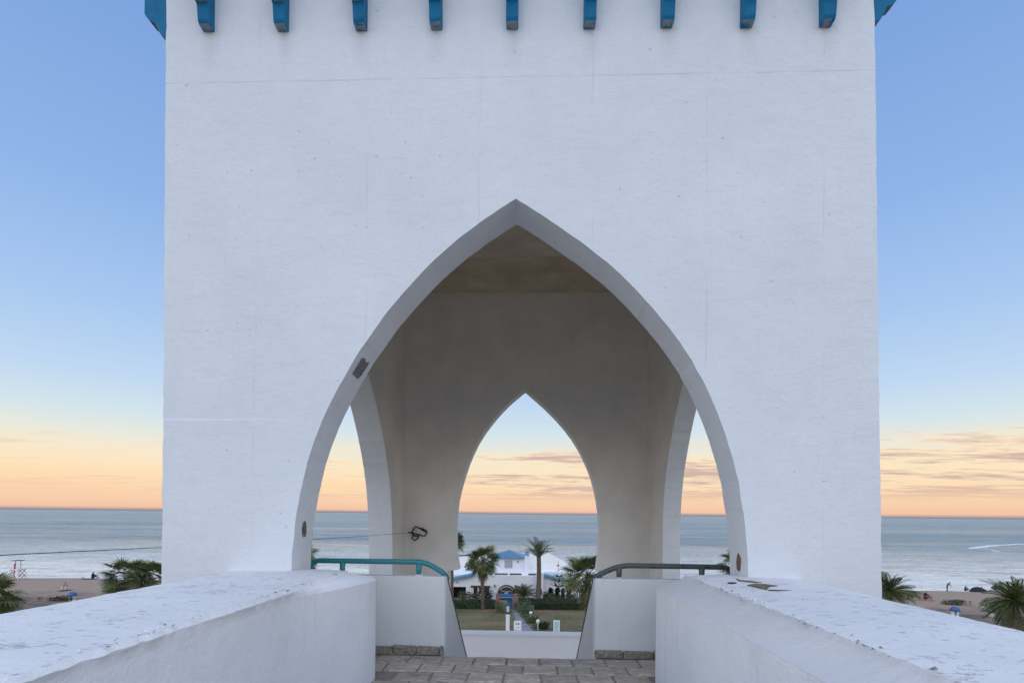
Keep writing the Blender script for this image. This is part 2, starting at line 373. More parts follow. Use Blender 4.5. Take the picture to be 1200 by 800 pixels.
# ------------------------------------------------------------------ the setting
def grid(name, x0, x1, y0, y1, nx, ny, zf, mat, parent=None):
    mb = MB(); V = [[mb.bm.verts.new((x0+(x1-x0)*i/nx, y0+(y1-y0)*j/ny, zf(x0+(x1-x0)*i/nx, y0+(y1-y0)*j/ny))) for i in range(nx+1)] for j in range(ny+1)]
    for j in range(ny):
        for i in range(nx): mb.face([V[j][i], V[j][i+1], V[j+1][i+1], V[j+1][i]])
    return mb.build(name, mat, parent, smooth=True)
def groundmat():
    m, t, b = newmat('sandy_ground')
    p = pos(t); sp = t.nodes.new('ShaderNodeSeparateXYZ'); t.links.new(p, sp.inputs[0])
    n1 = noisen(t, p, .12, 5, .6); n2 = noisen(t, p, 1.1, 6, .65); n3 = noisen(t, vmath(t, 'MULTIPLY', p, (.35, 1, 1)), .45, 5, .65)
    sand = mix(t, ramp(t, n2, [(0, 0), (.3, 0), (.7, 1), (1, 1)]), (.30, .205, .145, 1), (.38, .275, .205, 1))
    soil = mix(t, ramp(t, n3, [(0, 0), (.42, 0), (.58, 1), (1, 1)]), (.20, .13, .078, 1), (.105, .125, .038, 1))
    side = mth(t, 'DIVIDE', mth(t, 'SUBTRACT', mth(t, 'ABSOLUTE', sp.outputs[0]), 14), 8, None, True)
    soil = mix(t, side, soil, mix(t, ramp(t, n3, [(0, 0), (.4, 0), (.6, 1), (1, 1)]), (.20, .14, .10, 1), (.10, .08, .055, 1)))
    ys = mth(t, 'ADD', sp.outputs[1], mth(t, 'MULTIPLY', mth(t, 'SUBTRACT', n1, .5), 22))
    ys = mth(t, 'ADD', ys, mth(t, 'MULTIPLY', mth(t, 'SUBTRACT', n2, .5), 8))
    f = mth(t, 'DIVIDE', mth(t, 'SUBTRACT', ys, 62), 7, None, True)
    c = mix(t, f, soil, sand)
    wet = mth(t, 'DIVIDE', mth(t, 'SUBTRACT', sp.outputs[1], 83.6), 2.0, None, True)
    c = mix(t, wet, c, (.16, .13, .11, 1))
    t.links.new(c, b.inputs['Base Color'])
    t.links.new(mth(t, 'MULTIPLY_ADD', wet, -.35, .9), b.inputs['Roughness'])
    bump(t, b, mth(t, 'ADD', n2, noisen(t, p, 6, 4, .6)), .7, .06)
    return m
SHORE = 86.6
def gz(x, y):
    z = 0
    if y > 76: z = -.42*((y-76)/(SHORE-76))**1.0*1.0
    if y > SHORE: z = -.42 - .25*(y-SHORE)
    if y > 68 and y < SHORE: z += .05*noise.noise(Vector((x*.2, y*.3, 0)))
    return z
tag(grid('ground', -260, 260, -40, 110, 130, 150, gz, groundmat()), kind='structure')
tag(MB_far := grid('terrain', -6000, 6000, -6000, -39.9, 4, 4, lambda x, y: -.02, M['mortar']), kind='structure')
def seamat():
    m, t, b = newmat('sea_water')
    p = pos(t); sp = t.nodes.new('ShaderNodeSeparateXYZ'); t.links.new(p, sp.inputs[0])
    y = sp.outputs[1]
    # the long swell lines and shallow wash
    q = vmath(t, 'MULTIPLY', p, (.012, .085, 1))
    sw = noisen(t, q, 1.0, 5, .6, .3)
    q2 = vmath(t, 'MULTIPLY', p, (.10, .42, 1)); wv = noisen(t, q2, 1.0, 5, .62, .3)
    q3 = vmath(t, 'MULTIPLY', p, (.7, 1.6, 1)); wv2 = noisen(t, q3, 1.0, 3, .6)
    q4 = vmath(t, 'MULTIPLY', p, (.0012, .011, 1)); far = noisen(t, q4, 1.0, 4, .6, .2)
    shal = ramp(t, mth(t, 'DIVIDE', mth(t, 'SUBTRACT', y, SHORE), 120), [(0, 1), (.12, .9), (.35, .62), (.7, .36), (1, .16)])
    c = mix(t, shal, (.10, .175, .20, 1), (.74, .72, .64, 1))
    c = mix(t, 1.0, c, ramp(t, mth(t, 'ADD', mth(t, 'MULTIPLY', wv, .5), mth(t, 'MULTIPLY', wv2, .5)), [(0, .45), (.38, .55), (.62, 1.45), (1, 1.6)]), 'MULTIPLY')
    foam = mth(t, 'MULTIPLY', ramp(t, mth(t, 'DIVIDE', mth(t, 'SUBTRACT', y, SHORE-1), 30), [(0, 1), (.12, .9), (.3, .5), (.8, .15), (1, 0)]),
               ramp(t, mth(t, 'ADD', mth(t, 'MULTIPLY', sw, .6), mth(t, 'MULTIPLY', wv, .4)), [(0, 0), (.44, 0), (.56, 1), (1, 1)]))
    c = mix(t, foam, c, (.72, .73, .70, 1))
    t.links.new(c, b.inputs['Base Color'])
    # wind ruffled water and slicks: long bands of different roughness
    slick = noisen(t, vmath(t, 'MULTIPLY', p, (.0035, .030, 1)), 1.0, 6, .62, .3)
    ripp = noisen(t, vmath(t, 'MULTIPLY', p, (.05, .22, 1)), 1.0, 4, .65)
    rg = mth(t, 'ADD', mth(t, 'ADD', mth(t, 'MULTIPLY', slick, .62), mth(t, 'MULTIPLY', ripp, .38)), mth(t, 'MULTIPLY', mth(t, 'SUBTRACT', wv2, .5), .5))
    t.links.new(ramp(t, rg, [(0, .20), (.40, .20), (.66, .52), (1, .52)]), b.inputs['Roughness']); b.inputs['Specular IOR Level'].default_value = .5
    b.inputs['IOR'].default_value = 1.33
    h = mth(t, 'ADD', mth(t, 'MULTIPLY', sw, 4.2), mth(t, 'ADD', mth(t, 'MULTIPLY', wv, 1.9), mth(t, 'MULTIPLY', wv2, .6)))
    h = mth(t, 'ADD', h, mth(t, 'MULTIPLY', far, 9))
    bump(t, b, h, 1.0, .55)
    return m
SEA = seamat()
def seaz(x, y): return -.34
mb = MB()
ys = [80, 95, 120, 160, 240, 400, 800, 2000, 6000, 20000, 70000]; xs = [-70000, -8000, -1000, -200, 0, 200, 1000, 8000, 70000]
V = [[mb.bm.verts.new((x, y, -.34)) for x in xs] for y in ys]
for j in range(len(ys)-1):
    for i in range(len(xs)-1): mb.face([V[j][i], V[j][i+1], V[j+1][i+1], V[j+1][i]])
tag(mb.build('sea', SEA), kind='structure')
# jet-ski wake and breaking lines: raised strips of foam on the water
FOAM = simple('sea_foam', (.78, .79, .78), .8, .12, .4)
def foam_strip(pts, w, seed):
    mb = MB(); pr = None
    pts = smooth_curve([(p.x, p.y) for p in pts], 3)
    for i, p in enumerate(pts):
        ww = w*(.35+.9*abs(noise.noise(Vector((i*.21, seed, 0)))))*min(1, i/4, (len(pts)-1-i)/4+.05)
        a = mb.bm.verts.new((p[0], p[1]-ww, -.335)); c = mb.bm.verts.new((p[0], p[1], -.335+min(.22, ww*.1))); e = mb.bm.verts.new((p[0], p[1]+ww, -.335))
        if pr: mb.face([pr[0], a, c, pr[1]]); mb.face([pr[1], c, e, pr[2]])
        pr = (a, c, e)
    return tag(mb.build('wake', FOAM, smooth=True), kind='structure')
foam_strip([atz(px, py, -.34) for px, py in ((1134, 642.5), (1145, 641.2), (1160, 639.3), (1180, 638), (1200, 637), (1240, 637))], 3.2, 1)
foam_strip([atz(px, py, -.34) for px, py in ((1138, 642.6), (1150, 643.6), (1160, 643.8), (1172, 646.5), (1185, 648))], 1.6, 2)
foam_strip([atz(px, py, -.34) for px, py in ((1058, 677), (1085, 678.4), (1105, 681), (1135, 682.5), (1165, 683.4))], .55, 3)
foam_strip([atz(px, py, -.34) for px, py in ((60, 668), (95, 667.6), (140, 668.6), (188, 667))], .5, 4)
# garden path
mb = MB()
pp = [(atz(599.5, 714, .02), atz(604.5, 714, .02)), (atz(603, 722, .02), atz(610, 722, .02)), (atz(606, 730, .02), atz(617, 730, .02)), (atz(606, 741, .02), atz(627, 741, .02))]
pv = [[mb.bm.verts.new(p) for p in (a, b)] for a, b in pp]
l0 = pp[-1]; e0 = [mb.bm.verts.new((l0[0].x+.4, 30, .02)), mb.bm.verts.new((l0[1].x+.4, 30, .02))]; pv.append(e0)
for a, b in zip(pv, pv[1:]): mb.face([a[0], a[1], b[1], b[0]])
tag(mb.build('path', M['concrete']), kind='structure')

# ------------------------------------------------------------------ arched tower
TX0, TX1, TY0, TY1 = -3.52, 3.22, 4.80, 12.75      # outside faces
IX0, IX1, IY0, IY1 = -3.00, 2.85, 5.23, 12.30      # inside faces
TOP = 17.0
LEAN = -.0119                                       # the old tower leans a little
def leanf(p): return Vector((p[0] + LEAN*(p[2]-EYE), p[1], p[2]))
tower = thing('arched_tower', 'white plastered tower with tall pointed arches and blue corbels across the footbridge', 'tower', (0, 0, 0))
front_arch = [(-2.275, 9.55), (-2.274, 10.3), (-2.271, 10.72), (-2.25, 11.0), (-2.2, 11.42), (-2.09, 11.876), (-1.956, 12.244), (-1.678, 12.733), (-1.509, 13.011), (-1.376, 13.182), (-.927, 13.694), (-.475, 14.061), (-.115, 14.285),
              ]
front_r = [(-.115, 14.285), (.336, 13.985), (.881, 13.563), (1.417, 12.925), (1.628, 12.578), (1.82, 12.089), (1.947, 11.631), (2.011, 11.088), (2.022, 10.72), (2.024, 10.3), (2.026, 9.55)]
def relax(c, it=45):
    for _ in range(it):
        c = [c[0]] + [((a[0]+2*b[0]+e[0])/4, (a[1]+2*b[1]+e[1])/4) for a, b, e in zip(c, c[1:], c[2:])] + [c[-1]]
    return c
def arch_curve(l, r, seed, step=.06, amp=.006):
    return jit(relax(smooth_curve(l, step))[:-1] + relax(smooth_curve(r, step)), amp, seed)
ac = arch_curve(front_arch, front_r, 1)
edge = lambda a, b, s: jit(resample([a, b], .07), .008, s)
def wall_loop(u0, u1, z0, z1, ac, seed):
    # outline of a wall with a notch for the arch open at the bottom
    return ([(u0, z0)] + list(ac) + edge((u1, z0), (u1, z1), seed)[0:] + edge((u1, z1), (u0, z1), seed+1)[1:] + edge((u0, z1), (u0, z0), seed+2)[1:-1])
def wall_build(name, loop, a, b, mats, inner_axis=None):
    mb = MB(); mb.prism(loop, a, b)
    bmesh.ops.recalc_face_normals(mb.bm, faces=mb.bm.faces)
    big = [f for f in mb.bm.faces if len(f.verts) > 4]
    bmesh.ops.triangulate(mb.bm, faces=big)
    return mb
mb = wall_build('front_wall', wall_loop(TX0, TX1, 9.55, TOP, ac, 11), lambda p: leanf((p[0], TY0, p[1])), lambda p: leanf((p[0], IY0, p[1])), None)
for f in mb.bm.faces:
    if f.normal.y > .7: f.material_index = 1
mb.build('front_wall', [M['front'], M['inner']], tower, recalc=True)
# side walls with their own arches
def side_arch(c, k):
    l = [(c-(c0-(-.115))*0 + (x+.115)*k, z) for x, z in front_arch]; r = [(c+(x+.115)*k*1.02, z) for x, z in front_r]
    return l, r
for xs_, (xa, xb), yc, k, s in ((0, (TX0, IX0), 8.80, 1.09, 21), (1, (IX1, TX1), 8.72, 1.09, 31)):
    l = [(yc+(x+.115)*k, z) for x, z in front_arch]; r = [(yc-(x+.115)*k, z) for x, z in reversed(front_arch)]
    a2 = arch_curve(l, r, s)
    mb = wall_build('side_wall', wall_loop(IY0, IY1, 9.55, TOP, a2, s), lambda p: leanf((xa, p[0], p[1])), lambda p: leanf((xb, p[0], p[1])), None)
    for f in mb.bm.faces:
        inn = f.normal.x > .7 if xs_ == 0 else f.normal.x < -.7
        if inn: f.material_index = 1
    mb.build('side_wall', [M['front'], M['inner']], tower)
# rear wall: its feet stop just above the deck, open below
rl = [(-1.66, 9.95), (-1.715, 10.15), (-1.735, 10.5), (-1.73, 11.334), (-1.66, 11.75), (-1.554, 12.16), (-1.40, 12.62), (-1.192, 13.09), (-.93, 13.46), (-.642, 13.794), (-.35, 14.05), (-.085, 14.24)]
rr = [(-.085, 14.24), (.17, 14.04), (.385, 13.859), (.962, 13.265), (1.376, 12.489), (1.53, 12.0), (1.628, 11.469), (1.65, 11.0), (1.635, 10.5), (1.615, 10.15), (1.56, 9.95)]
rl = [(-.07+(x+.07)*1.03, z+(.09 if z > 13.4 else 0)*(z-13.4)/.84) for x, z in rl]; rr = [(-.07+(x+.07)*1.03, z+(.09 if z > 13.4 else 0)*(z-13.4)/.84) for x, z in rr]
ra = arch_curve(rl, rr, 41)
lp = [(TX0, 9.2), (-1.96, 9.2), (-1.96, 9.92)] + ra + [(1.80, 9.92), (1.80, 9.2)] + edge((TX1, 9.2), (TX1, TOP), 42) + edge((TX1, TOP), (TX0, TOP), 43)[1:] + edge((TX0, TOP), (TX0, 9.2), 44)[1:-1]
mb = wall_build('rear_wall', lp, lambda p: leanf((p[0], IY1, p[1])), lambda p: leanf((p[0], TY1, p[1])), None)
for f in mb.bm.faces:
    if f.normal.y < .7: f.material_index = 1
mb.build('rear_wall', [M['front'], M['inner']], tower)
# piers under the rear corners and the solid base
for xa, xb in ((TX0+.003, IX0), (IX1, TX1-.003)):
    mb = MB(); mb.box(xa, IY1+.01, 0, xb, TY1-.003, 9.197); mb.build('pier', M['front'], tower)
for xa, xb in ((TX0+.003, -1.52), (1.24, TX1-.003)):
    mb = MB(); mb.box(xa, TY0+.003, 0, xb, 6.2, 9.3); mb.build('base', M['front'], tower)
mb = MB(); mb.box(TX0, TY0, TOP, TX1, TY1, TOP+.12); mb.box(TX0, TY0, 16.70, TX1, 16.70, 16.71) if False else None
mb.build('roof_slab', M['front'], tower)
mb = MB(); mb.box(IX0-.2, IY0, 16.66, IX1-.05, 10.6, 16.9); mb.build('ceiling', M['ceiling'], tower)
mb = MB(); mb.box(IX0-.2, 10.602, 16.655, IX1-.05, IY1, 16.9); mb.build('ceiling_beam', M['beam'], tower)
# corbels: one profile, nine along the front, more round the sides
prof = [(0, 0), (.06, .012), (.085, .04), (.13, .13), (.135, .155), (.19, .165), (.24, .23), (.25, .25), (.25, .60), (0, .60)]
prof_front = [(0, 0), (.078, .004), (.096, .035), (.108, .155), (.112, .18), (.19, .19), (.24, .24), (.25, .26), (.25, .60), (0, .60)]
def corbel_mesh(prof=prof):
    mb = MB(); w = .055
    mb.prism(prof, lambda p: Vector((-w, -p[0], p[1])), lambda p: Vector((w, -p[0], p[1])))
    bmesh.ops.bevel(mb.bm, geom=[e for e in mb.bm.edges], offset=.005, segments=1, affect='EDGES', clamp_overlap=True)
    return mb.mesh('corbel', M['blue'])
cm = corbel_mesh(); cmf = corbel_mesh(prof_front)
for i, x in enumerate((-3.137, -2.404, -1.639, -.914, -.193, .533, 1.255, 1.993, 2.719)):
    zb = 15.945 - .0145*(x+3.137) + random.uniform(-.006, .006)
    link('corbel', cmf, tower, loc=leanf((x+.045, TY0, zb)), rot=(0, random.uniform(-.01, .01), random.uniform(-.03, .03)))
for k in range(10):
    y = TY0+.085+k*.755
    link('corbel', cm, tower, loc=leanf((TX0, y, 15.93)), rot=(0, 0, -PI/2))
    link('corbel', cm, tower, loc=leanf((TX1, y, 15.93)), rot=(0, 0, PI/2))
mb = MB(); e = .26; mb.box(TX0-e-.06, TY0-e, 16.75, TX1+e-.06, TY0-.002, 16.9); mb.box(TX0-e-.06, TY0-.002, 16.75, TX0-.07, TY1+e, 16.9); mb.box(TX1-.055, TY0-.002, 16.75, TX1+e-.06, TY1+e, 16.9); mb.build('cornice', M['front'], tower)
mb = MB(); mb.prism([(-e, 16.904), (-e, 17.0), (0, 17.35), (.1, 17.35), (.1, 16.904)], lambda p: Vector((TX0-e-.06, TY0+p[0], p[1])), lambda p: Vector((TX1+e-.06, TY0+p[0], p[1]))); mb.build('tile_eave', M['bluetile'], tower)
# worn holes in the reveals, sticker
def disc(name, c, nrm, up, rx, ry, mat, parent, depth=.006, seed=0, irr=.12):
    nrm = Vector(nrm).normalized(); up = Vector(up); up = (up-nrm*up.dot(nrm)).normalized(); u = up.cross(nrm)
    mb = MB(); n = 18; c = Vector(c)
    A = []; B = []
    for i in range(n):
        a = 2*PI*i/n; k = 1+irr*noise.noise(Vector((math.cos(a)*1.5, math.sin(a)*1.5, seed)))*2
        q = u*math.cos(a)*rx*k + up*math.sin(a)*ry*k
        A.append(mb.bm.verts.new(c+q)); B.append(mb.bm.verts.new(c+q*.93+nrm*depth))
    for i in range(n): mb.face([A[i], A[(i+1) % n], B[(i+1) % n], B[i]])
    mb.face(B)
    return mb.build(name, mat, parent)
def reveal(side, z, y, off=.0):      # point on the front arch reveal
    cur = ac[:len(ac)//2+2] if side < 0 else ac[len(ac)//2-2:]
    best = min(cur, key=lambda p: abs(p[1]-z)); return leanf((best[0], y, z))
p = reveal(-1, 11.14, 5.0); disc('reveal_hole', p+Vector((.002, 0, 0)), (1, 0, .05), (0, 0, 1), .045, .085, M['hole'], tower, seed=1)
p = reveal(1, 10.86, 5.0); disc('reveal_hole', p-Vector((.002, 0, 0)), (-1, 0, .02), (0, 0, 1), .05, .085, M['hole'], tower, seed=2)
# holes and a plate on the far jambs of the side arches
def jamb(side, px, py):
    x = -3.27 if side < 0 else 3.03
    dd = ray(px, py); t = x/dd.x; return Vector((x, dd.y*t, EYE+dd.z*t))
p = jamb(1, 790, 641); disc('jamb_hole', (p.x, 11.118, p.z), (0, -1, 0), (0, 0, 1), .06, .05, M['black'], tower, depth=.02, seed=3)
p = jamb(-1, 447, 626); disc('cover_plate', (p.x, 11.165, p.z), (0, -1, 0), (0, 0, 1), .085, .04, M['white'], tower, depth=.03, seed=4, irr=.2)
# sticker on the left reveal, faded blank
i0 = min(range(len(ac)//2), key=lambda i: abs(ac[i][1]-12.73)); pa, pb = ac[i0-2], ac[i0+2]
tv = Vector((pb[0]-pa[0], 0, pb[1]-pa[1])).normalized(); nv = Vector((tv.z, 0, -tv.x)); pc = leanf((ac[i0][0], 5.02, ac[i0][1]))
def sticker(name, off, pts, mat):
    mb = MB(); A = [mb.bm.verts.new(pc+nv*off+Vector((0, q[0], 0))+tv*q[1]) for q in pts]; B = [mb.bm.verts.new(pc+nv*(off+.0015)+Vector((0, q[0], 0))+tv*q[1]) for q in pts]
    mb.face(A); mb.face(B[::-1])
    for i in range(len(A)): mb.face([A[i], A[(i+1) % len(A)], B[(i+1) % len(A)], B[i]])
    return mb.build(name, mat)
tag(sticker('sticker', .006, [(-.11, -.10), (.06, -.105), (.085, -.06), (.10, .045), (.09, .10), (.02, .075), (-.03, .10), (-.10, .08)], M['paper']), 'small torn dark grey sticker on the left reveal of the front arch', 'sticker')
# landing wall of the stair below
lw = thing('landing_wall', 'plain low white wall at the foot of the stair, seen between the sloping stair cheeks', 'wall', (0, 0, 0))
mb = MB(); mb.box(-2.2, 11.3, 7.2, 2.1, 11.5, 8.64); mb.build('wall', M['housewhite'], lw)
mb = MB(); mb.box(-2.22, 11.27, 8.642, 2.12, 11.53, 8.69); mb.build('coping', M['housewhite'], lw)
# stair: deck edge at y 5.80 ; steps go down and away
st = thing('stone_staircase', 'stone stair going down from the deck edge under the tower between two sloping white cheeks', 'staircase')
NS = 11
for k in range(NS):
    y0 = 5.80+.27*k; z1 = DECK-.185*(k+1)
    mb = MB(); mb.box(-.948, y0, z1-.185, .748, y0+.27, z1); mb.build('step', M['stone'], st)
tag(MB_box := (lambda m: (m.box(-2.2, 5.80+.27*NS, 7.3, 2.1, 11.3, DECK-.185*(NS+1)), m.build('landing', M['stone']))[1])(MB()), kind='structure')
for xa, xb, s in ((-1.12, -.95, 0), (.75, .92, 1)):
    mb = MB(); lp = [(5.95, 10.56), (5.95, 7.3), (9.2, 7.3), (9.2, 8.30), (8.9, 8.34)]
    mb.prism(lp, lambda p: Vector((xa, p[0], p[1])), lambda p: Vector((xb, p[0], p[1]))); mb.build('stair_cheek', M['lowwall'], st)

# ------------------------------------------------------------------ footbridge
deck = MB(); deck.box(-1.76, -6, DECK-.35, 1.20, 4.98, DECK-.02); deck.box(-2.98, 4.982, DECK-.35, 2.83, 5.80, DECK-.02); deck = deck.build('walkway', M['mortar']); tag(deck, kind='structure')
stones = []
for v in range(6):
    mb = MB(); w, h = .345, .275
    n = 7; lp = []
    corners = [(-w/2, -h/2), (w/2, -h/2), (w/2, h/2), (-w/2, h/2)]
    lp = resample(corners+[corners[0]], .09)[:-1]
    lp = [(x+.012*noise.noise(Vector((x*9, y*9, v*5))), y+.012*noise.noise(Vector((x*9, y*9, v*5+2)))) for x, y in lp]
    mb.prism(lp, lambda p: Vector((p[0], p[1], -.04)), lambda p: Vector((p[0], p[1], 0)))
    bmesh.ops.recalc_face_normals(mb.bm, faces=mb.bm.faces)
    tp = [f for f in mb.bm.faces if f.normal.z > .9]
    bmesh.ops.bevel(mb.bm, geom=[e_ for f in tp for e_ in f.edges], offset=.010, segments=1, affect='EDGES')
    stones.append(mb.mesh('flagstone', M['stone']))
rown = 0; y = 5.655
while y > 2.2:
    x = -1.862 - (.18 if rown % 2 else 0)
    while x < 1.7:
        if (-1.34 < x < 1.06) or y > 5.15:
            link('flagstone', random.choice(stones), deck, loc=(x, y, DECK-.010+random.uniform(-.003, .003)), rot=(random.uniform(-.012, .012), random.uniform(-.012, .012), random.uniform(-.02, .02)+random.choice((0, PI))), scale=(random.uniform(.97, 1.02), random.uniform(.97, 1.02), 1))
        x += .362
    y -= .290; rown += 1
# unseen pale slab added behind the camera to bounce light up into the arch
mb = MB(); mb.box(-16, -34, DECK-.5, 16, -6.002, DECK-.01); tag(mb.build('bounce_terrace', M['bounce_terrace']), kind='structure')
# parapets
def rz_(x, y, s): return .012*noise.noise(Vector((x*3, y*3, s))) + .005*noise.noise(Vector((x*14, y*14, s+5)))
def parapet(label, xo, xr, xi, s, yend, drop):
    t = thing('parapet', label, 'parapet', ((xo+xi)/2, 0, DECK))
    org = Vector(((xo+xi)/2, 0, DECK))
    sgn = 1 if xi > xo else -1
    z0 = 10.73
    xi_end = xi
    def inner(y):
        if drop < .3: return xi_end
        k = max(0, min(1, (y-3.7)/1.25)); k = k*k*(3-2*k)*.75+k*.25; return xr+sgn*.012+(xi_end-xr-sgn*.012)*k
    def top_profile(y):
        xi = inner(y)
        pts = []
        for i in range(15):
            x = xo+(xr-xo)*i/14; pts.append((x, z0+.012*math.sin(i/14*PI)+rz_(x, y, s)*.6))
        fn = lambda k, f: noise.noise(Vector((f*y, k, s)))
        ridge = .016*fn(1, 2.5) + .010*fn(2, 9) + .007*fn(3, 24)
        pts[-1] = (xr+ridge, z0+.004*fn(4, 12)+.005*fn(5, 30))
        pts.append((xr+ridge+sgn*(.022+.010*fn(6, 20)), z0-.026+.006*fn(7, 14)))
        dz = .05 if drop > .3 else drop
        x9 = pts[-1][0]
        for i in (1, 2, 3): pts.append((x9+(xi-x9)*.27*i, z0-.030-dz*i/3*(.4 if drop > .3 else 1)+rz_(xr+i, y, s+50)*.4))
        pts.append((xi+rz_(xi_end, y*2, s+60)*.25, z0-.036-dz+rz_(xi_end, y*2, s+61)*.4))
        return pts
    ysamp = [yend-.022*i for i in range(int((yend-.9)/.022))] + [.8, 0, -6]
    mb = MB(); prev = None; first = None; hard = set()
    for yv in ysamp:
        r = [mb.bm.verts.new(Vector((x, yv, z))-org) for x, z in top_profile(yv)]
        if prev:
            for i in range(len(r)-1):
                mb.mi = 1 if i >= 14 else 0; mb.face([prev[i], prev[i+1], r[i+1], r[i]])
            for i in (14, 15, 19):
                e_ = mb.bm.edges.get((prev[i], r[i]))
                if e_: hard.add(e_)
        else: first = r
        # end face and sides go in the body mesh below
        prev = r
    bm = mb.bm
    edges_o = [e_ for e_ in bm.edges if e_ in hard]
    bm.edges.ensure_lookup_table()
    for e_ in edges_o: e_.smooth = False
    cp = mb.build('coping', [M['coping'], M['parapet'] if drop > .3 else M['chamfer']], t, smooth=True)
    mb = MB(); prev = None
    for yv in ysamp:
        pr = top_profile(yv)
        jx = lambda z: rz_(z*2, yv, s+70)*.35
        xi = inner(yv)
        col = [Vector((pr[-1][0], yv, pr[-1][1]-.0005))] + [Vector((xi+jx(z), yv, min(z, pr[-1][1]-.004*(k_+1)))) for k_, z in enumerate((10.6, 10.5, 10.4, 10.3, 10.2, 10.1, 10.0, 9.9, 9.8, 9.66))] + [Vector((xi, yv, 9.2)), Vector((xo, yv, 9.2)), Vector((xo, yv, 9.9)), Vector((pr[0][0], yv, pr[0][1]-.0005))]
        r = [mb.bm.verts.new(q-org) for q in col]
        if prev:
            for i in range(len(r)-1): mb.face([prev[i], prev[i+1], r[i+1], r[i]])
        else:
            tops = [mb.bm.verts.new(Vector((x, yv, z-.0005))-org) for x, z in pr[1:-1]]
            mb.face(r + tops)
        prev = r
    bd = mb.build('body', M['parapet'], t, smooth=True)
    for pl_ in bd.data.polygons: pl_.use_smooth = abs(pl_.normal.y) < .6
    # crumbs of render broken along the ridge
    cr = random.Random(s); mb = MB()
    for _ in range(420):
        yv = cr.uniform(1.3, 4.75)
        if noise.noise(Vector((yv*2.2, s, 4))) < cr.uniform(-.5, .35): continue
        c = Vector((xr+.016*noise.noise(Vector((2.5*yv, 1, s)))+cr.gauss(-sgn*.008, .014), yv, z0+cr.uniform(-.012, .006)))-org
        q = cr.uniform(.004, .013); mb.mi = 0 if cr.random() < .62 else 1
        v_ = [mb.bm.verts.new(c+Vector((cr.uniform(-1, 1)*q, cr.uniform(-1.6, 1.6)*q, cr.uniform(-.3, .8)*q))) for _k in range(4)]
        for f_ in ((0, 1, 2), (0, 1, 3), (1, 2, 3), (0, 2, 3)): mb.face([v_[i] for i in f_])
    tag(mb.build('crumbled_edge', [M['crumb'], M['crumbdark']], t), kind='stuff')
    return t
PL = parapet('left white plastered bridge parapet with flaking inner ridge', -2.87, -1.77, -1.49, 3, 4.985, .42)
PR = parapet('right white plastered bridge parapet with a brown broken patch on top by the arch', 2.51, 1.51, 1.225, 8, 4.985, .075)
# broken patch on the right parapet: bare render and black gaps
def patch(pxs, mat, parent, seed, h=.004):
    pts = [atz(px, py, 10.742) for px, py in pxs]
    mb = MB(); lo = parent.location
    lp = resample([(p.x, p.y) for p in pts]+[(pts[0].x, pts[0].y)], .03)[:-1]; lp = jit(lp, .006, seed)
    mb.prism(lp, lambda p: Vector((p[0], p[1], 10.735))-lo, lambda p: Vector((p[0], p[1], 10.742+h))-lo)
    mb.build('broken_patch', mat, parent)
patch([(875, 685.2), (884, 683.9), (897, 684.2), (912, 686.4), (901, 687.2), (899, 690.5), (893, 689), (884, 687)], M['hole'], PR, 1)
patch([(862, 677.5), (868, 679.5), (880, 680.6), (893, 682.6), (886, 682.5), (874, 681), (866, 680)], M['hole'], PR, 2)
patch([(900, 691), (912, 691.3), (928, 691.7), (912, 692.2), (902, 691.8)], M['black'], PR, 3)
patch([(852, 682.5), (859, 682), (863, 682.6), (858, 683.4)], M['black'], PR, 4)

# ------------------------------------------------------------------ low walls, rails
def low_wall(label, x0, x1, xe):
    t = thing('low_wall', label, 'wall', ((x0+x1)/2, 5.88, DECK)); org = t.location
    mb = MB(); mb.box(x0, 5.86, DECK-.3, x1, 6.02, 10.575); 
    bmesh.ops.bevel(mb.bm, geom=list(mb.bm.edges), offset=.012, segments=2, affect='EDGES')
    for v in mb.bm.verts: v.co -= org
    mb.build('wall', M['lowwall'], t)
    # stone skirting tiles
    x = min(x0, xe); e = max(x0, xe)
    a, b = (x0, x1) if x0 < x1 else (x1, x0)
    xx = a
    while xx < b-.05:
        w = random.uniform(.26, .38); w = min(w, b-xx)
        mb = MB(); mb.box(xx+.004, 5.80+random.uniform(0, .012), DECK-.01, xx+w-.004, 5.858, DECK+.085+random.uniform(-.015, .008))
        bmesh.ops.bevel(mb.bm, geom=list(mb.bm.edges), offset=.008, segments=1, affect='EDGES')
        for v in mb.bm.verts: v.co += Vector([random.uniform(-.005, .005) for _ in range(3)]) - org
        mb.build('skirting_stone', M['skirt'], t); xx += w
    return t
low_wall('low white wall under the teal handrail, left of the stair', -2.98, -.955, -.955)
low_wall('low white wall under the dark handrail, right of the stair', .755, 2.83, .755)
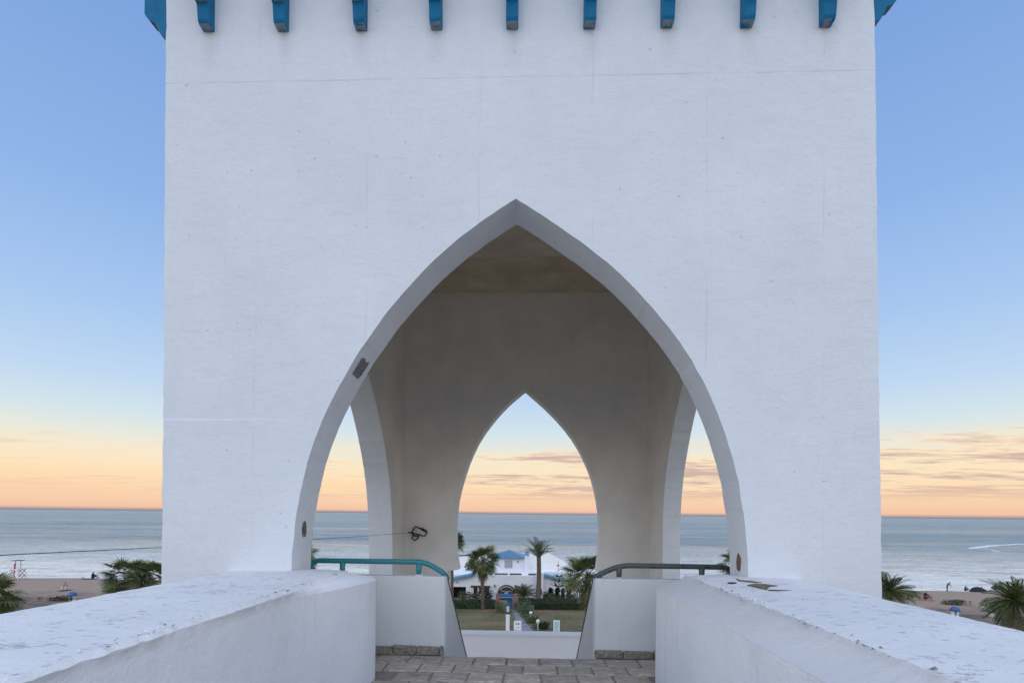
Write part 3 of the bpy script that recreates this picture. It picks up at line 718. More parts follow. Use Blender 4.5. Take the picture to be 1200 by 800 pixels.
def rail(label, mat, pts, posts, plate, xl):
    t = thing('handrail', label, 'handrail', pts[0]); o = Vector(pts[0])
    # rounded polyline
    P = [Vector(p) for p in pts]; out = [P[0]]
    for a, b, c in zip(P, P[1:], P[2:]):
        r = min(.20, (b-a).length*.45, (c-b).length*.45)
        p0 = b+(a-b).normalized()*r; p2 = b+(c-b).normalized()*r
        for i in range(9):
            q = i/8; out.append(p0*(1-q)**2 + b*2*q*(1-q) + p2*q*q)
    out.append(P[-1])
    mb = MB(); mb.tube([p-o for p in out], .031, 10); mb.build('rail', mat, t, smooth=True)
    mb = MB(); mb.tube([Vector((xl, 6.0, 10.535))-o, Vector((xl, 8.95, 8.345))-o], .016, 6); mb.build('lower_rail', M['darkmetal'], t, smooth=True)
    for x in posts:
        mb = MB(); mb.tube([Vector((x, 5.94, 10.57))-o, Vector((x, 5.94, pts[1][2]-.01))-o], [.028, .036], 8); mb.build('post', mat, t, smooth=True)
        mb = MB(); mb.lathe([(.05, 0), (.05, .012), (.035, .02)], Vector((x, 5.94, 10.572))-o, 10); mb.build('post_plate', plate, t)
rail('chipped teal pipe handrail curving down the left side of the stair', M['railteal'], [(-2.60, 5.94, 10.60), (-2.52, 5.94, 10.735), (-1.20, 5.94, 10.735), (-.985, 5.98, 10.60), (-.965, 6.06, 10.53)], (-2.18, -1.28), M['white'], -.957)
rail('dark weathered pipe handrail along the right low wall', M['raildark'], [(2.35, 5.94, 10.60), (2.28, 5.94, 10.72), (1.05, 5.94, 10.725), (.79, 5.98, 10.60), (.77, 6.06, 10.53)], (1.04, 1.98), M['paperwhite'], .757)
# overhead cable and the tangle it ends in
A = Vector((-2.83, 12.20, 10.84)); B = aty(0, 650, 3.7)
dirn = (B-A); cab = []
for i in range(25):
    q = i/24*1.9; p = A+dirn*q; p.z -= .05*math.sin(min(1, q)*PI)*.5; cab.append(p)
mb = MB(); mb.tube(cab, .004, 6); tag(mb.build('overhead_cable', M['darkmetal'], smooth=True), 'thin dark cable strung across the left arch to a tangle on the rear wall', 'cable')
tg = [(482, 625), (484.5, 620), (487, 616.5), (490.5, 618), (494, 619.5), (498.5, 621), (500.5, 623), (497.5, 628), (494, 627), (489, 625.5), (484, 624), (484.5, 627), (482.5, 630), (486, 633), (490, 630), (491, 628), (486, 627.3), (482.5, 624), (478, 623.5)]
mb = MB(); TG = [aty(a, b, 12.24+.03*math.sin(i*1.7)) for i, (a, b) in enumerate(tg)]
mb.tube([A]+TG, .017, 6)
mb.tube([aty(494, 619, 12.25), aty(497, 621, 12.22), aty(499.5, 622, 12.25)], .03, 6)
tag(mb.build('cable_tangle', M['black'], smooth=False), 'black coil of tangled cable fixed low on the rear wall inside the tower', 'cable')

# ------------------------------------------------------------------ vegetation kit
def fan_frond(seed, dead=False):
    r = random.Random(seed); mb = MB()
    L = r.uniform(.95, 1.15)            # petiole along +X, drooping
    def ax(t): return Vector((t, 0, -.16*t*t - (.25*t*t if dead else 0)))
    mb.tube([ax(L*i/4) for i in range(5)], [.03, .022, .018, .016, .014], 3)
    hub = ax(L); td = (ax(L)-ax(L*.9)).normalized(); n = 17
    for k in range(n):
        a = math.radians(-128+256*k/(n-1)) + r.uniform(-.04, .04)
        ln = (.86-.20*abs(math.sin(a/2))**1.5)*r.uniform(.9, 1.1)
        dv = (td*math.cos(a) + Vector((0, 1, 0))*math.sin(a)); fold = .16*abs(math.sin(a))
        sd = Vector((0, 0, 1)).cross(dv); sd = sd.normalized() if sd.length > .01 else Vector((0, 1, 0))
        w = .055
        def at(t, s): 
            droop = -(.5 if not dead else .7)*max(0, t-.45)**1.5*ln
            return hub + dv*ln*t + sd*s + Vector((0, 0, fold*t*ln + droop))
        v0 = mb.bm.verts.new(at(.02, 0)); a1 = mb.bm.verts.new(at(.5, -w)); b1 = mb.bm.verts.new(at(.5, w)); m1 = mb.bm.verts.new(at(.52, 0)+Vector((0, 0, -.03)))
        a2 = mb.bm.verts.new(at(.8, -w*.5)); b2 = mb.bm.verts.new(at(.8, w*.5)); tp = mb.bm.verts.new(at(1.05, 0)+Vector((0, 0, -.07)))
        mb.face([v0, a1, m1]); mb.face([v0, m1, b1]); mb.face([a1, a2, b2, b1]) ; mb.face([a2, tp, b2])
    return mb.mesh('frond', M['dead'] if dead else M['frond'], recalc=False)
def date_frond(seed, mat=None, L=2.3):
    r = random.Random(seed); mb = MB()
    def ax(t): return Vector((L*t*(1-.10*t), 0, .14*L*t - .34*L*t*t))
    mb.tube([ax(i/6) for i in range(7)], [.045, .035, .03, .025, .018, .012, .006], 3)
    n = 26
    for k in range(n):
        t = .12+.87*k/(n-1); p = ax(t); td = (ax(min(1, t+.02))-ax(t-.02)).normalized()
        ln = .42*L/2.3*(math.sin(PI*min(.97, t*.85+.12))**.6)
        for sg in (-1, 1):
            dv = (td*.62 + Vector((0, sg, 0))*.72 + Vector((0, 0, .32))).normalized()
            q = p+dv*ln+Vector((0, 0, -.05*ln)); sd = dv.cross(Vector((0, 0, 1))).normalized()*.02
            a = mb.bm.verts.new(p-sd*.5); b = mb.bm.verts.new(p+dv*ln*.5+sd); c = mb.bm.verts.new(q); e = mb.bm.verts.new(p+dv*ln*.5-sd)
            mb.face([a, b, c, e])
    return mb.mesh('frond', mat or M['date'], recalc=False)
FAN = [fan_frond(i) for i in range(4)]; FAND = [fan_frond(20+i, True) for i in range(3)]; DATE = [date_frond(40+i) for i in range(3)]; DATEG = [date_frond(50+i, M['frond'], 1.7) for i in range(3)]
def trunk_mesh(h, r0, r1, seed, rings=True, mat=None, bend=.15):
    r = random.Random(seed); mb = MB(); pts = []; rs = []
    n = max(8, int(h/.16)); bx, by = r.uniform(-bend, bend), r.uniform(-bend, bend)
    for i in range(n+1):
        t = i/n; pts.append((bx*math.sin(t*2.4), by*math.sin(t*2.1), h*t)); k = r0+(r1-r0)*t + (.05*math.exp(-t*14))
        rs.append(k*(1+(.09 if i % 2 else -.05)*(1 if rings else .3)+r.uniform(-.03, .03)))
    mb.tube(pts, rs, 10); return mb.mesh('trunk', mat or M['trunk'], smooth=False), Vector(pts[-1])
def palm(name, label, base, h, size, kinds, nf, elev=(80, -35), nd_=0, seed=0, r0=.24, r1=.17, group='palm trees around the beach house', rz=0, narrow=1.0):
    r = random.Random(seed); t = thing(name, label, 'palm tree', base, rz, group)
    me, top = trunk_mesh(h, r0, r1, seed); link('trunk', me, t)
    ga = 2.39996
    for k in range(nf):
        q = (k+.5)/nf; e = math.radians(elev[0]+(elev[1]-elev[0])*q**.85 + r.uniform(-7, 7)); a = k*ga + r.uniform(-.25, .25)
        o = link('frond', r.choice(kinds), t, loc=top+Vector((math.cos(a)*.08, math.sin(a)*.08, .25*(1-q)-.1)), scale=size*r.uniform(.85, 1.1)*(1 if q > .15 else .8))
        o.rotation_euler = (r.uniform(-.35, .35) if kinds is DATE else r.uniform(-1.0, 1.0), -e, a)
    for k in range(nd_):
        a = k*ga+1; e = math.radians(r.uniform(-72, -50))
        o = link('dead_frond', r.choice(FAND), t, loc=top+Vector((math.cos(a)*.1, math.sin(a)*.1, -.25-.06*k % .5)), scale=size*r.uniform(.7, .95)); o.rotation_euler = (0, -e, a)
    return t
def leaf_cloud(mb, n, fn, s0, r):
    for _ in range(n):
        p, nr = fn(); s = s0*r.uniform(.6, 1.4)
        q = Vector((r.gauss(0, 1), r.gauss(0, 1), r.gauss(0, 1))).normalized(); nn = (nr*1.0+q*.9).normalized()
        u = nn.cross(q).normalized() if nn.cross(q).length > .01 else Vector((1, 0, 0)); v = nn.cross(u)
        a = mb.bm.verts.new(p-u*s); b = mb.bm.verts.new(p+v*s*.45); c = mb.bm.verts.new(p+u*s); e = mb.bm.verts.new(p-v*s*.45)
        mb.face([a, b, c, e])
def hedge(name, label, p0, p1, w, h, n, seed, mat='hedge', leaf=.10, cat='hedge', group=None):
    r = random.Random(seed); p0 = Vector(p0); p1 = Vector(p1); L = (p1-p0).length
    ang = math.atan2(p1.y-p0.y, p1.x-p0.x); mb = MB()
    ns = max(2, int(L/.5)); ring = []
    for i in range(ns+1):
        x = L*i/ns; hh = h*(.86+.08*noise.noise(Vector((x*.8, seed, 0)))); ww = w*.42
        ring.append([mb.bm.verts.new((x, y_, z_)) for y_, z_ in ((-ww, 0), (-ww, hh*.8), (-ww*.7, hh), (ww*.7, hh), (ww, hh*.8), (ww, 0))])
    for a, b in zip(ring, ring[1:]):
        for i in range(5): mb.face([a[i], a[i+1], b[i+1], b[i]])
    mb.face(ring[0]); mb.face(ring[-1][::-1])
    def fn():
        x = r.uniform(-.05, L+.05); hh = h*(.9+.12*noise.noise(Vector((x*.8, seed, 0)))); q = r.random()
        if q < .4: return Vector((x, r.uniform(-w/2, w/2), hh+r.gauss(0, .03))), Vector((0, 0, 1))
        if q < .85: return Vector((x, -w/2+r.gauss(0, .03), r.uniform(0, hh))), Vector((0, -1, 0))
        return Vector((x, w/2+r.gauss(0, .03), r.uniform(0, hh))), Vector((0, 1, 0))
    leaf_cloud(mb, n, fn, leaf, r)
    o = mb.build(name, M[mat], recalc=False); o.location = p0; o.rotation_euler = (0, 0, ang)
    return tag(o, label, cat, group)
def shrub(name, label, base, rx, ry, h, n, seed, mat='shrub', leaf=.11, group='garden shrubs', cat='shrub', upright=False):
    r = random.Random(seed); mb = MB()
    lob = [(Vector((r.uniform(-.5, .5)*rx, r.uniform(-.5, .5)*ry, r.uniform(.3, .75)*h)), r.uniform(.35, .6)) for _ in range(7)]
    def fn():
        c, k = r.choice(lob); q = Vector((r.gauss(0, 1), r.gauss(0, 1), r.gauss(0, 1))).normalized(); rad = r.uniform(.55, 1)**.5
        p = c+Vector((q.x*rx*k*rad, q.y*ry*k*rad, q.z*h*.42*rad)); p.z = max(.02, p.z)
        return p, q
    for k in range(5):
        c, kk = lob[k]; mb.tube([(0, 0, 0), tuple(c*.6), tuple(c)], [.035, .02, .008], 4)
    leaf_cloud(mb, n, fn, leaf, r)
    o = mb.build(name, M[mat], recalc=False); o.location = base
    return tag(o, label, cat, group)

# palms seen through the rear arch
palm('fan_palm', 'full crowned green fan palm standing left of the brick gateway', atz(566, 713), 5.7, 1.12, FAN, 54, (88, -48), 14, 1, .24, .20)
palm('date_palm', 'tall date palm with sparse upright grey green fronds right of the brick gateway', atz(630, 708), 6.0, 1.2, DATE, 26, (88, 30), 0, 2, .34, .27)
palm('fan_palm', 'nearest shaggy fan palm with dead brown fronds beside the right stair cheek', atz(689.5, 745), 5.6, 1.42, FAN, 46, (88, -52), 24, 3, .30, .26)
pb = atz(530, 712); palm('fan_palm', 'fan palm partly hidden behind the left leg of the rear arch', pb, 8.1, .92, FAN, 40, (85, -40), 6, 4, .20, .18)
# small palms by the beach, left and right of the tower
def pat(px, py, y): return aty(px, py, y)
def crown_palm(label, px, py, y, size, seed, nf=42, kinds=FAN, nd_=8, elev=(85, -55), name='fan_palm'):
    p = pat(px, py, y); return palm(name, label, (p.x, p.y, 0), p.z, size, kinds, nf, elev, nd_, seed)
crown_palm('bushy fan palm left of the tower, the one further from its wall', 149, 677, 37, 1.0, 11)
crown_palm('bushy fan palm left of the tower, the one touching its wall edge', 177, 680, 36, 1.0, 12)
crown_palm('dark palm cut by the left picture edge, below the red lifeguard tower', -16, 700, 33, 1.05, 13)
crown_palm('leaning feathery palm just right of the tower wall', 1044, 693, 36, 1.0, 14, 54, DATEG, 6, (85, -50), 'feather_palm')
crown_palm('feathery palm at the right picture edge above the white kerb stones', 1186, 703, 38, 1.3, 15, 60, DATEG, 8, (88, -60), 'feather_palm')
crown_palm('palm behind the right front jamb whose fronds show beside the dark handrail', 868, 662, 26, .62, 16, 22, FAN, 6, (75, -60))
crown_palm('palm behind the left front jamb whose fronds show above the teal handrail', 352, 652, 30, .62, 17, 24, FAN, 4, (80, -40))
# araucaria
ar = thing('norfolk_pine', 'small dark tiered conifer in front of the right hand arches of the white house', 'tree', atz(655, 706))
hA = 3.6
mb = MB(); mb.tube([(0, 0, 0), (0, 0, hA*.5), (0, 0, hA)], [.09, .06, .015], 6); mb.build('trunk', M['bark'], ar)
rr_ = random.Random(5)
for tier in range(5):
    z = .8+tier*.64; L = 1.6*(1-tier/6.4)
    for k in range(6):
        a = k*PI/3+tier*.5; mb = MB()
        def bx(t): return Vector((math.cos(a)*L*t, math.sin(a)*L*t, z+.34*L*t*t))
        mb.tube([bx(i/4) for i in range(5)], [.03, .025, .02, .015, .008], 4)
        for i in range(16):
            t = .3+.7*i/15; p = bx(t)
            for sg in (-1, 1):
                sd = Vector((-math.sin(a), math.cos(a), .25))*sg*.15+Vector((math.cos(a), math.sin(a), .2))*.09; u = Vector((0, 0, .035))
                mb.face([mb.bm.verts.new(p-u), mb.bm.verts.new(p+sd), mb.bm.verts.new(p+u)])
        mb.build('branch', M['conifer'], ar, recalc=False)
# hedges and shrubs of the garden
hedge('hedge', 'clipped dark hedge left of the brick gateway', atz(520, 712), atz(580, 712.5), 1.0, 1.05, 1900, 1)
hedge('hedge', 'clipped dark hedge right of the brick gateway, the nearer of two rows', atz(626, 713), atz(700, 714), 1.0, .98, 1900, 2)
hedge('hedge', 'dark hedge close against the house wall right of the gateway, the farther of two rows', atz(608, 708), atz(692, 708.5), .9, .85, 1800, 3)
def shr(label, px, py, rx, ry, h, n, seed, **k): return shrub('shrub', label, atz(px, py), rx, ry, h, n, seed, **k)
shr('pale green shrub at the foot of the left brick pillar', 587.5, 717, .9, .8, 1.1, 420, 1)
shr('big grey green shrub at the foot of the right brick pillar', 612, 716, 1.5, 1.0, 1.4, 700, 2)
shr('grey green shrub behind the farther garden lamp', 617, 722, 1.1, 1.0, 1.3, 600, 3)
shr('low shrub between the two garden lamps', 623, 729, .9, .8, .8, 500, 4)
shr('low dark shrub at the foot of the nearer garden lamp', 635, 736, 1.0, .9, .6, 480, 5, mat='hedge')
shr('dark rounded shrub by the dark garage opening', 545, 704, 1.1, .8, 1.3, 420, 6)
shr('brownish shrub under the porch window left of the leaning palm trunk', 558, 704, 1.1, .8, 1.25, 420, 7, mat='scrub')
shr('dark shrub between the fan palm trunk and the brick gateway', 574, 703.5, 1.0, .8, 1.5, 460, 8, mat='hedge')
shr('green shrub under the conifer', 652, 705, 1.5, .8, 1.0, 500, 9)
shr('green shrub right of the conifer under the arched windows', 668, 705, 1.3, .8, 1.1, 460, 10)
shr('dark shrub left of the conifer by the white corner', 641, 704, .8, .7, 1.2, 360, 11, mat='hedge')
shr('dark green low shrub on the sand behind the right parapet', 1125, 708.5, 2.3, 1.0, .7, 600, 12, mat='scrub', group='beach scrub')
shr('broad green bush below the feathery palm at the right edge', 1166, 717, 1.9, 1.2, 1.7, 800, 13, group='beach scrub')
shr('dark bush filling the lower right corner beside the parapet', 1192, 741, 1.3, 1.2, 2.3, 900, 14, mat='hedge', group='beach scrub')
shr('flat brown scrub on the left sand near the white kiosk bin', 62, 703, 3.4, 1.0, .5, 600, 15, mat='scrub', group='beach scrub')
shr('dark scrub under the palm at the left picture edge', 10, 713, 2.6, 1.4, 1.2, 800, 16, mat='scrub', group='beach scrub')
shr('spreading scrub at the foot of the palm right of the tower', 1064, 702, 2.6, 1.0, 1.2, 800, 17, mat='shrub', group='beach scrub')
# date palm sapling, dark, by the entrance
sp_ = atz(615, 705); palm('young_date_palm', 'young dark green date palm bush between the entrance and the tall date palm', sp_, .9, 1.05, DATEG, 34, (85, -12), 0, 31, .2, .18)
# lawn grass
r = random.Random(3); mb = MB()
for _ in range(15000):
    x = r.uniform(-11, 12); yv = r.uniform(42, 63)
    if noise.noise(Vector((x*.25, yv*.5, 2))) < r.uniform(-.35, .4): continue
    if abs(x-(.2-(yv-48)*.17)) < 1.0: continue
    a = r.uniform(0, PI); hh = r.uniform(.05, .16); dx, dy = math.cos(a)*.03, math.sin(a)*.03
    mb.face([mb.bm.verts.new((x-dx, yv-dy, 0)), mb.bm.verts.new((x+dx, yv+dy, 0)), mb.bm.verts.new((x+r.uniform(-.05, .05), yv+r.uniform(-.05, .05), hh))])
tag(mb.build('grass', M['grass'], recalc=False), 'patchy dry grass of the garden lawn', 'grass', kind='stuff')

# ------------------------------------------------------------------ white beach house
HY = 68.0
house = thing('beach_house', 'white flat roofed beach house with a blue roofed upper storey beyond the brick gateway', 'house', (0, HY, 0))
def hx(px, y=HY): return aty(px, 690, y).x
def hz(py, px=600, y=HY): return aty(px, py, y).z
def hb(name, px0, px1, pyt, pyb, y0, y1, mat, z=None):
    mb = MB(); z0 = z if z is not None else hz(pyb, (px0+px1)/2, y0); mb.box(hx(px0, y0), y0-HY, z0, hx(px1, y0), y1-HY, hz(pyt, (px0+px1)/2, y0)); return mb.build(name, mat, house)
def arched_opening_wall(name, px0, px1, pyt, y, th, openings, mat):
    # wall with openings: build as pieces butted together (piers, heads) in one mesh
    mb = MB(); xs_ = hx(px0, y); z1 = hz(pyt, (px0+px1)/2, y)
    cur = xs_
    for a, b, pt, pbm, arched in openings:
        xa, xb = hx(a, y), hx(b, y); zt = hz(pt, a, y); zb = max(0, hz(pbm, a, y))
        mb.box(cur, y-HY, 0, xa, y-HY+th, z1)
        if zb > 0.02: mb.box(xa, y-HY, 0, xb, y-HY+th, zb)
        if arched:
            rad = (xb-xa)/2; n = 10; pts = [(xa, z1), (xa, zt-rad)] + [(xa+rad-rad*math.cos(PI*i/n), zt-rad+rad*math.sin(PI*i/n)) for i in range(1, n)] + [(xb, zt-rad), (xb, z1)]
            mb.prism(pts, lambda p: Vector((p[0], y-HY, p[1])), lambda p: Vector((p[0], y-HY+th, p[1])))
        else: mb.box(xa, y-HY, zt, xb, y-HY+th, z1)
        cur = xb
    mb.box(cur, y-HY, 0, hx(px1, y), y-HY+th, z1)
    return mb.build(name, mat, house)
arched_opening_wall('wall', 486, 628, 673.2, 68, .3, [(530, 546, 687, 703, False), (553, 573, 687.5, 695.5, False), (584, 603, 686, 706, True)], M['housewhite'])
arched_opening_wall('wall', 628, 637, 671.2, 67.4, .3, [(630.2, 635, 689, 697.4, True)], M['housewhite'])
arched_opening_wall('wall', 637, 716, 670.5, 68, .3, [(642.5, 648, 688, 704, True), (650.5, 655.5, 688, 704, True), (657.5, 662, 688.5, 704, True), (664, 669, 688.5, 703, True), (684, 692, 688.5, 703, True)], M['housewhite'])
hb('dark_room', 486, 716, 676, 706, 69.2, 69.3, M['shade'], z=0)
mb = MB(); mb.box(hx(486), .3, 3.05, hx(716), 9, 3.15); mb.build('terrace_slab', M['housewhite'], house)
hb('side_wall', 700, 716, 671, 706, 68.31, 77, M['housewhite'], z=0)
# roof terrace parapet with its row of brown slots
ty = 68.9
hb('terrace_parapet', 556, 635, 669.6, 671.3, ty, ty+.35, M['housewhite'])
hb('terrace_parapet', 556, 635, 674.2, 677, ty, ty+.35, M['housewhite'])
for a, b in ((556, 559), (577, 579.5), (595, 597), (611, 619), (630.5, 635)): hb('terrace_pier', a, b, 671.35, 674.15, ty+.003, ty+.347, M['housewhite'])
for a, b in ((559, 577), (579.5, 595), (597, 611), (619, 630.5)): hb('slot_panel', a, b, 671.35, 674.15, ty+.2, ty+.26, M['brown'])
# upper storey with hipped blue roof, turret
uy = 70.5
hb('upper_wall', 572.5, 614.2, 653.4, 674, uy, uy+6, M['housewhite'])
mb = MB(); ex0, ex1, ez = hx(577, uy)-.1, hx(614.2, uy)+.02, hz(653.4, 595, uy); rx_ = hx(596.5, uy+2.6); rzv = hz(644.0, 596, uy+2.6)
V = [mb.bm.verts.new(p) for p in ((ex0-.6, uy-HY-.35, ez), (ex1+.1, uy-HY-.35, ez), (ex1+.1, uy-HY+6.3, ez), (ex0-.6, uy-HY+6.3, ez), (rx_, uy-HY+2.6, rzv), (rx_, uy-HY+3.2, rzv), (ex0-.6, uy-HY-.35, ez-.1), (ex1+.1, uy-HY-.35, ez-.1), (ex1+.1, uy-HY+6.3, ez-.1), (ex0-.6, uy-HY+6.3, ez-.1))]
for q in ((0, 1, 4), (1, 2, 5, 4), (2, 3, 5), (3, 0, 4, 5), (0, 6, 7, 1), (1, 7, 8, 2), (2, 8, 9, 3), (3, 9, 6, 0), (6, 9, 8, 7)): mb.face([V[i] for i in q])
roof = mb.build('roof', M['bluetile'], house)
nrib = 26
mb = MB()
for i in range(nrib+1):
    x = ex0-.6+(ex1+.7-ex0)*i/nrib; f = 1-abs(x-rx_)/max(abs(ex1+.1-rx_), abs(ex0-.6-rx_)); f = max(.02, min(1, (x-(ex0-.6))/(rx_-(ex0-.6)) if x < rx_ else (ex1+.1-x)/(ex1+.1-rx_)))
    a = Vector((x, uy-HY-.35, ez+.03)); b = Vector((x, uy-HY-.35+2.95*f, ez+.03+(rzv-ez)*f)); mb.tube([a, b], .045, 5)
tag(mb.build('roof_tile_rib', M['bluetile'], roof), kind='stuff')
wf = hb('window', 591, 600.2, 656.2, 665.2, uy-.06, uy-.002, M['shutter'])
for k in range(5):
    mb = MB(); x0, x1 = hx(591.6, uy), hx(599.6, uy); z0 = hz(664.8, 595, uy)+.19*k; mb.box(x0, uy-HY-.085, z0, x1, uy-HY-.062, z0+.15); mb.build('shutter_slat', M['shutter'], wf)
hb('wall_lamp', 606, 607, 657, 659, uy-.14, uy-.002, M['darkmetal'])
hb('turret', 614.4, 619.6, 650.2, 674, uy-.4, uy+.5, M['housewhite'])
mb = MB(); a, b, zc = hx(613.6, uy), hx(620.2, uy), hz(650.0, 617, uy)
apex = mb.bm.verts.new(((a+b)/2, uy-HY+.05, hz(643.4, 617, uy))); q = [mb.bm.verts.new(p) for p in ((a, uy-HY-.5, zc), (b, uy-HY-.5, zc), (b, uy-HY+.6, zc), (a, uy-HY+.6, zc))]
mb.face(q[::-1]); [mb.face([q[i], q[(i+1) % 4], apex]) for i in range(4)]; mb.build('turret_roof', M['bluetile'], house)
# sloped blue tiled copings
def slope(name, px0, py0, px1, py1, y, th, dep, mat):
    A_, B_ = aty(px0, py0, y), aty(px1, py1, y); mb = MB()
    mb.prism([(A_.x, A_.z), (B_.x, B_.z), (B_.x, B_.z-th), (A_.x, A_.z-th)], lambda p: Vector((p[0], y-HY, p[1])), lambda p: Vector((p[0], y-HY+dep, p[1]+dep*.35))); return mb.build(name, mat, house)
slope('tiled_coping', 516, 680.5, 556, 671.8, 67.55, .34, .44, M['bluetile'])
slope('tiled_coping', 637.5, 673.2, 662, 678.6, 67.55, .30, .44, M['bluetile'])
# porch window left: brown lintel, white posts
hb('lintel', 551.5, 574, 686.2, 688, 67.5, 68.0-.003, M['brown'])
for a in (553.3, 559.6, 566, 571.6): hb('porch_post', a, a+1.6, 688.05, 695.4, 67.7, 67.995, M['housewhite'] if a < 570 else M['brown'])
for a in (556.5, 563.5, 569.6): hb('shutter', a, a+1.8, 688.3, 695.4, 67.86, 67.93, M['brown'])
hb('wall_lamp', 579.2, 580.4, 684.5, 688, 67.8, 67.998, M['darkmetal'])
hb('wall_lamp', 535.2, 536, 681.5, 683, 67.85, 67.998, M['darkmetal'])
# entrance arch: dark board with white lettering inside a brown ring
mb = MB(); ac_ = aty(593.4, 695.6, 67.3); R1 = (hx(604, 67.3)-hx(583, 67.3))/2; n = 20
pts = [(R1*math.cos(PI*i/n), R1*.98*math.sin(PI*i/n)) for i in range(n+1)]
mb.prism(pts, lambda p: Vector((ac_.x+p[0], -.45, ac_.z+p[1])), lambda p: Vector((ac_.x+p[0], -.15, ac_.z+p[1]))); brd = mb.build('name_board', M['brown'], house)
def stroke(pts, r_, parent, mat):
    mb = MB(); mb.tube(pts, r_, 6); return mb.build('lettering', mat, parent)
stroke([(ac_.x+R1*.82*math.cos(a), -.50, ac_.z+R1*.80*math.sin(a)) for a in [PI*(.18+.64*i/14) for i in range(15)]], .035, brd, M['script'])
wr = random.Random(8); x = ac_.x-.72
for wd in range(2):
    pts = []
    for i in range(13 if wd == 0 else 22):
        pts.append((x, -.50, ac_.z+.30+(.09 if i % 2 else -.05)*wr.uniform(.5, 1.4)+(.12 if i in (0, 12) else 0))); x += .04
    stroke(pts, .028, brd, M['script']); x += .13
disc('badge', (ac_.x+.0, -.47, ac_.z+.05), (0, -1, 0), (0, 0, 1), .26, .20, M['paleblue'], house, depth=.03)
slope('porch_roof', 603, 690.4, 612.5, 693.5, 66.6, .14, 1.3, M['brown'])
hb('porch_pillar', 607.6, 609.0, 693.4, 706, 66.8, 67.0, M['housewhite'], z=0); hb('porch_pillar', 610.0, 611.0, 693.8, 706, 66.8, 66.95, M['housewhite'], z=0)
# white canopy beyond the house
cn = thing('canvas_canopy', 'big low pitched cream canvas canopy roof behind the white house', 'canopy', (0, 78, 0))
mb = MB(); cy0 = 76; P_ = [aty(534, 651, cy0), aty(640, 646, cy0), aty(672, 663, cy0), aty(672, 676, cy0), aty(534, 676, cy0)]
mb.prism([(p.x, p.z) for p in P_], lambda p: Vector((p[0], cy0-78, p[1])), lambda p: Vector((p[0]*.98, cy0-78+4, p[1]-.35))); mb.build('canvas', M['canvas'], cn)
mb = MB(); mb.tube([Vector((P_[0].x, cy0-78-.05, P_[0].z+.05)), Vector((aty(553, 650.3, cy0).x, cy0-78-.05, aty(553, 650.3, cy0).z+.05))], .09, 6); mb.build('edge_pole', M['darkmetal'], cn)
for px, py in ((540, 672), (640, 672), (668, 672)):
    p = aty(px, py, cy0-.2); mb = MB(); mb.tube([(p.x, -2.2, 0), (p.x, -2.2, p.z)], .06, 6); mb.build('post', M['white'], cn)
tg_ = [aty(545+i*3, 663.3, 74.6) for i in range(6)]
shrub('roof_plant', 'dark bushy plant showing above the left end of the house roof', (tg_[2].x, 73.5, 3.0), 1.1, .5, 1.45, 420, 61, mat='hedge', leaf=.12, cat='plant', group=None)
# floodlight pole
p = aty(654, 675, 74); mp = thing('lamp_pole', 'thin pole with a small crossbar lamp behind the right end of the house', 'lamp pole', (p.x, 74, 0))
zt = aty(654, 656.5, 74).z
mb = MB(); mb.tube([(0, 0, 0), (0, 0, zt)], [.06, .035], 6); mb.build('pole', M['red'], mp)
mb = MB(); zc = aty(654, 662, 74).z; mb.box(-.2, -.05, zc-.06, .2, .05, zc+.06); mb.box(-.1, -.07, zc-.12, .1, .03, zc-.07); mb.build('lamp_head', M['darkmetal'], mp)

# ------------------------------------------------------------------ gateway in the garden hedge
gt = thing('garden_gate', 'garden gateway of two red brick pillars under a blue beam with an open teal door', 'gateway', (0, 61.5, 0))
gy = 61.5
def gx(px): return aty(px, 700, gy).x
def gzz(py, px=594): return aty(px, py, gy).z
for a, b, pt in ((581, 585, 696), (601.8, 606, 695.8)):
    mb = MB(); x0, x1 = gx(a), gx(b); mb.box(x0, -.22, 0, x1, .22, gzz(pt)); pl = mb.build('brick_pillar', M['brick'], gt)
    mb = MB(); mb.box(x0-.03, -.25, gzz(pt)+.002, x1+.03, .25, gzz(pt)+.05); mb.build('cap', M['brick'], pl)
mb = MB(); mb.box(gx(585.1), -.16, gzz(699), gx(601.7), .16, gzz(695.6)); mb.build('beam', M['bluepaint'], gt)
mb = MB(); mb.box(gx(585.1), -.13, gzz(699.9), gx(601.7), .13, gzz(699)-.003); mb.build('beam_trim', M['paleblue'], gt)
mb = MB(); a = gx(601.4); mb.box(0, 0, .06, .05, 1.25, gzz(702.5), rot=Matrix.Rotation(.62, 3, 'Z'), org=(a-.05, .02, 0)); dr = mb.build('door', M['tealpaint'], gt)
mb = MB(); mb.box(-.02, .2, 1.0, .0, .26, 1.1, rot=Matrix.Rotation(.62, 3, 'Z'), org=(a-.05, .02, 0)); mb.build('handle', M['darkmetal'], dr)
mb = MB(); mb.box(gx(600.9), -.05, 0, gx(601.5), .05, gzz(699.9)-.003); mb.build('door_frame', M['shutter'], gt)
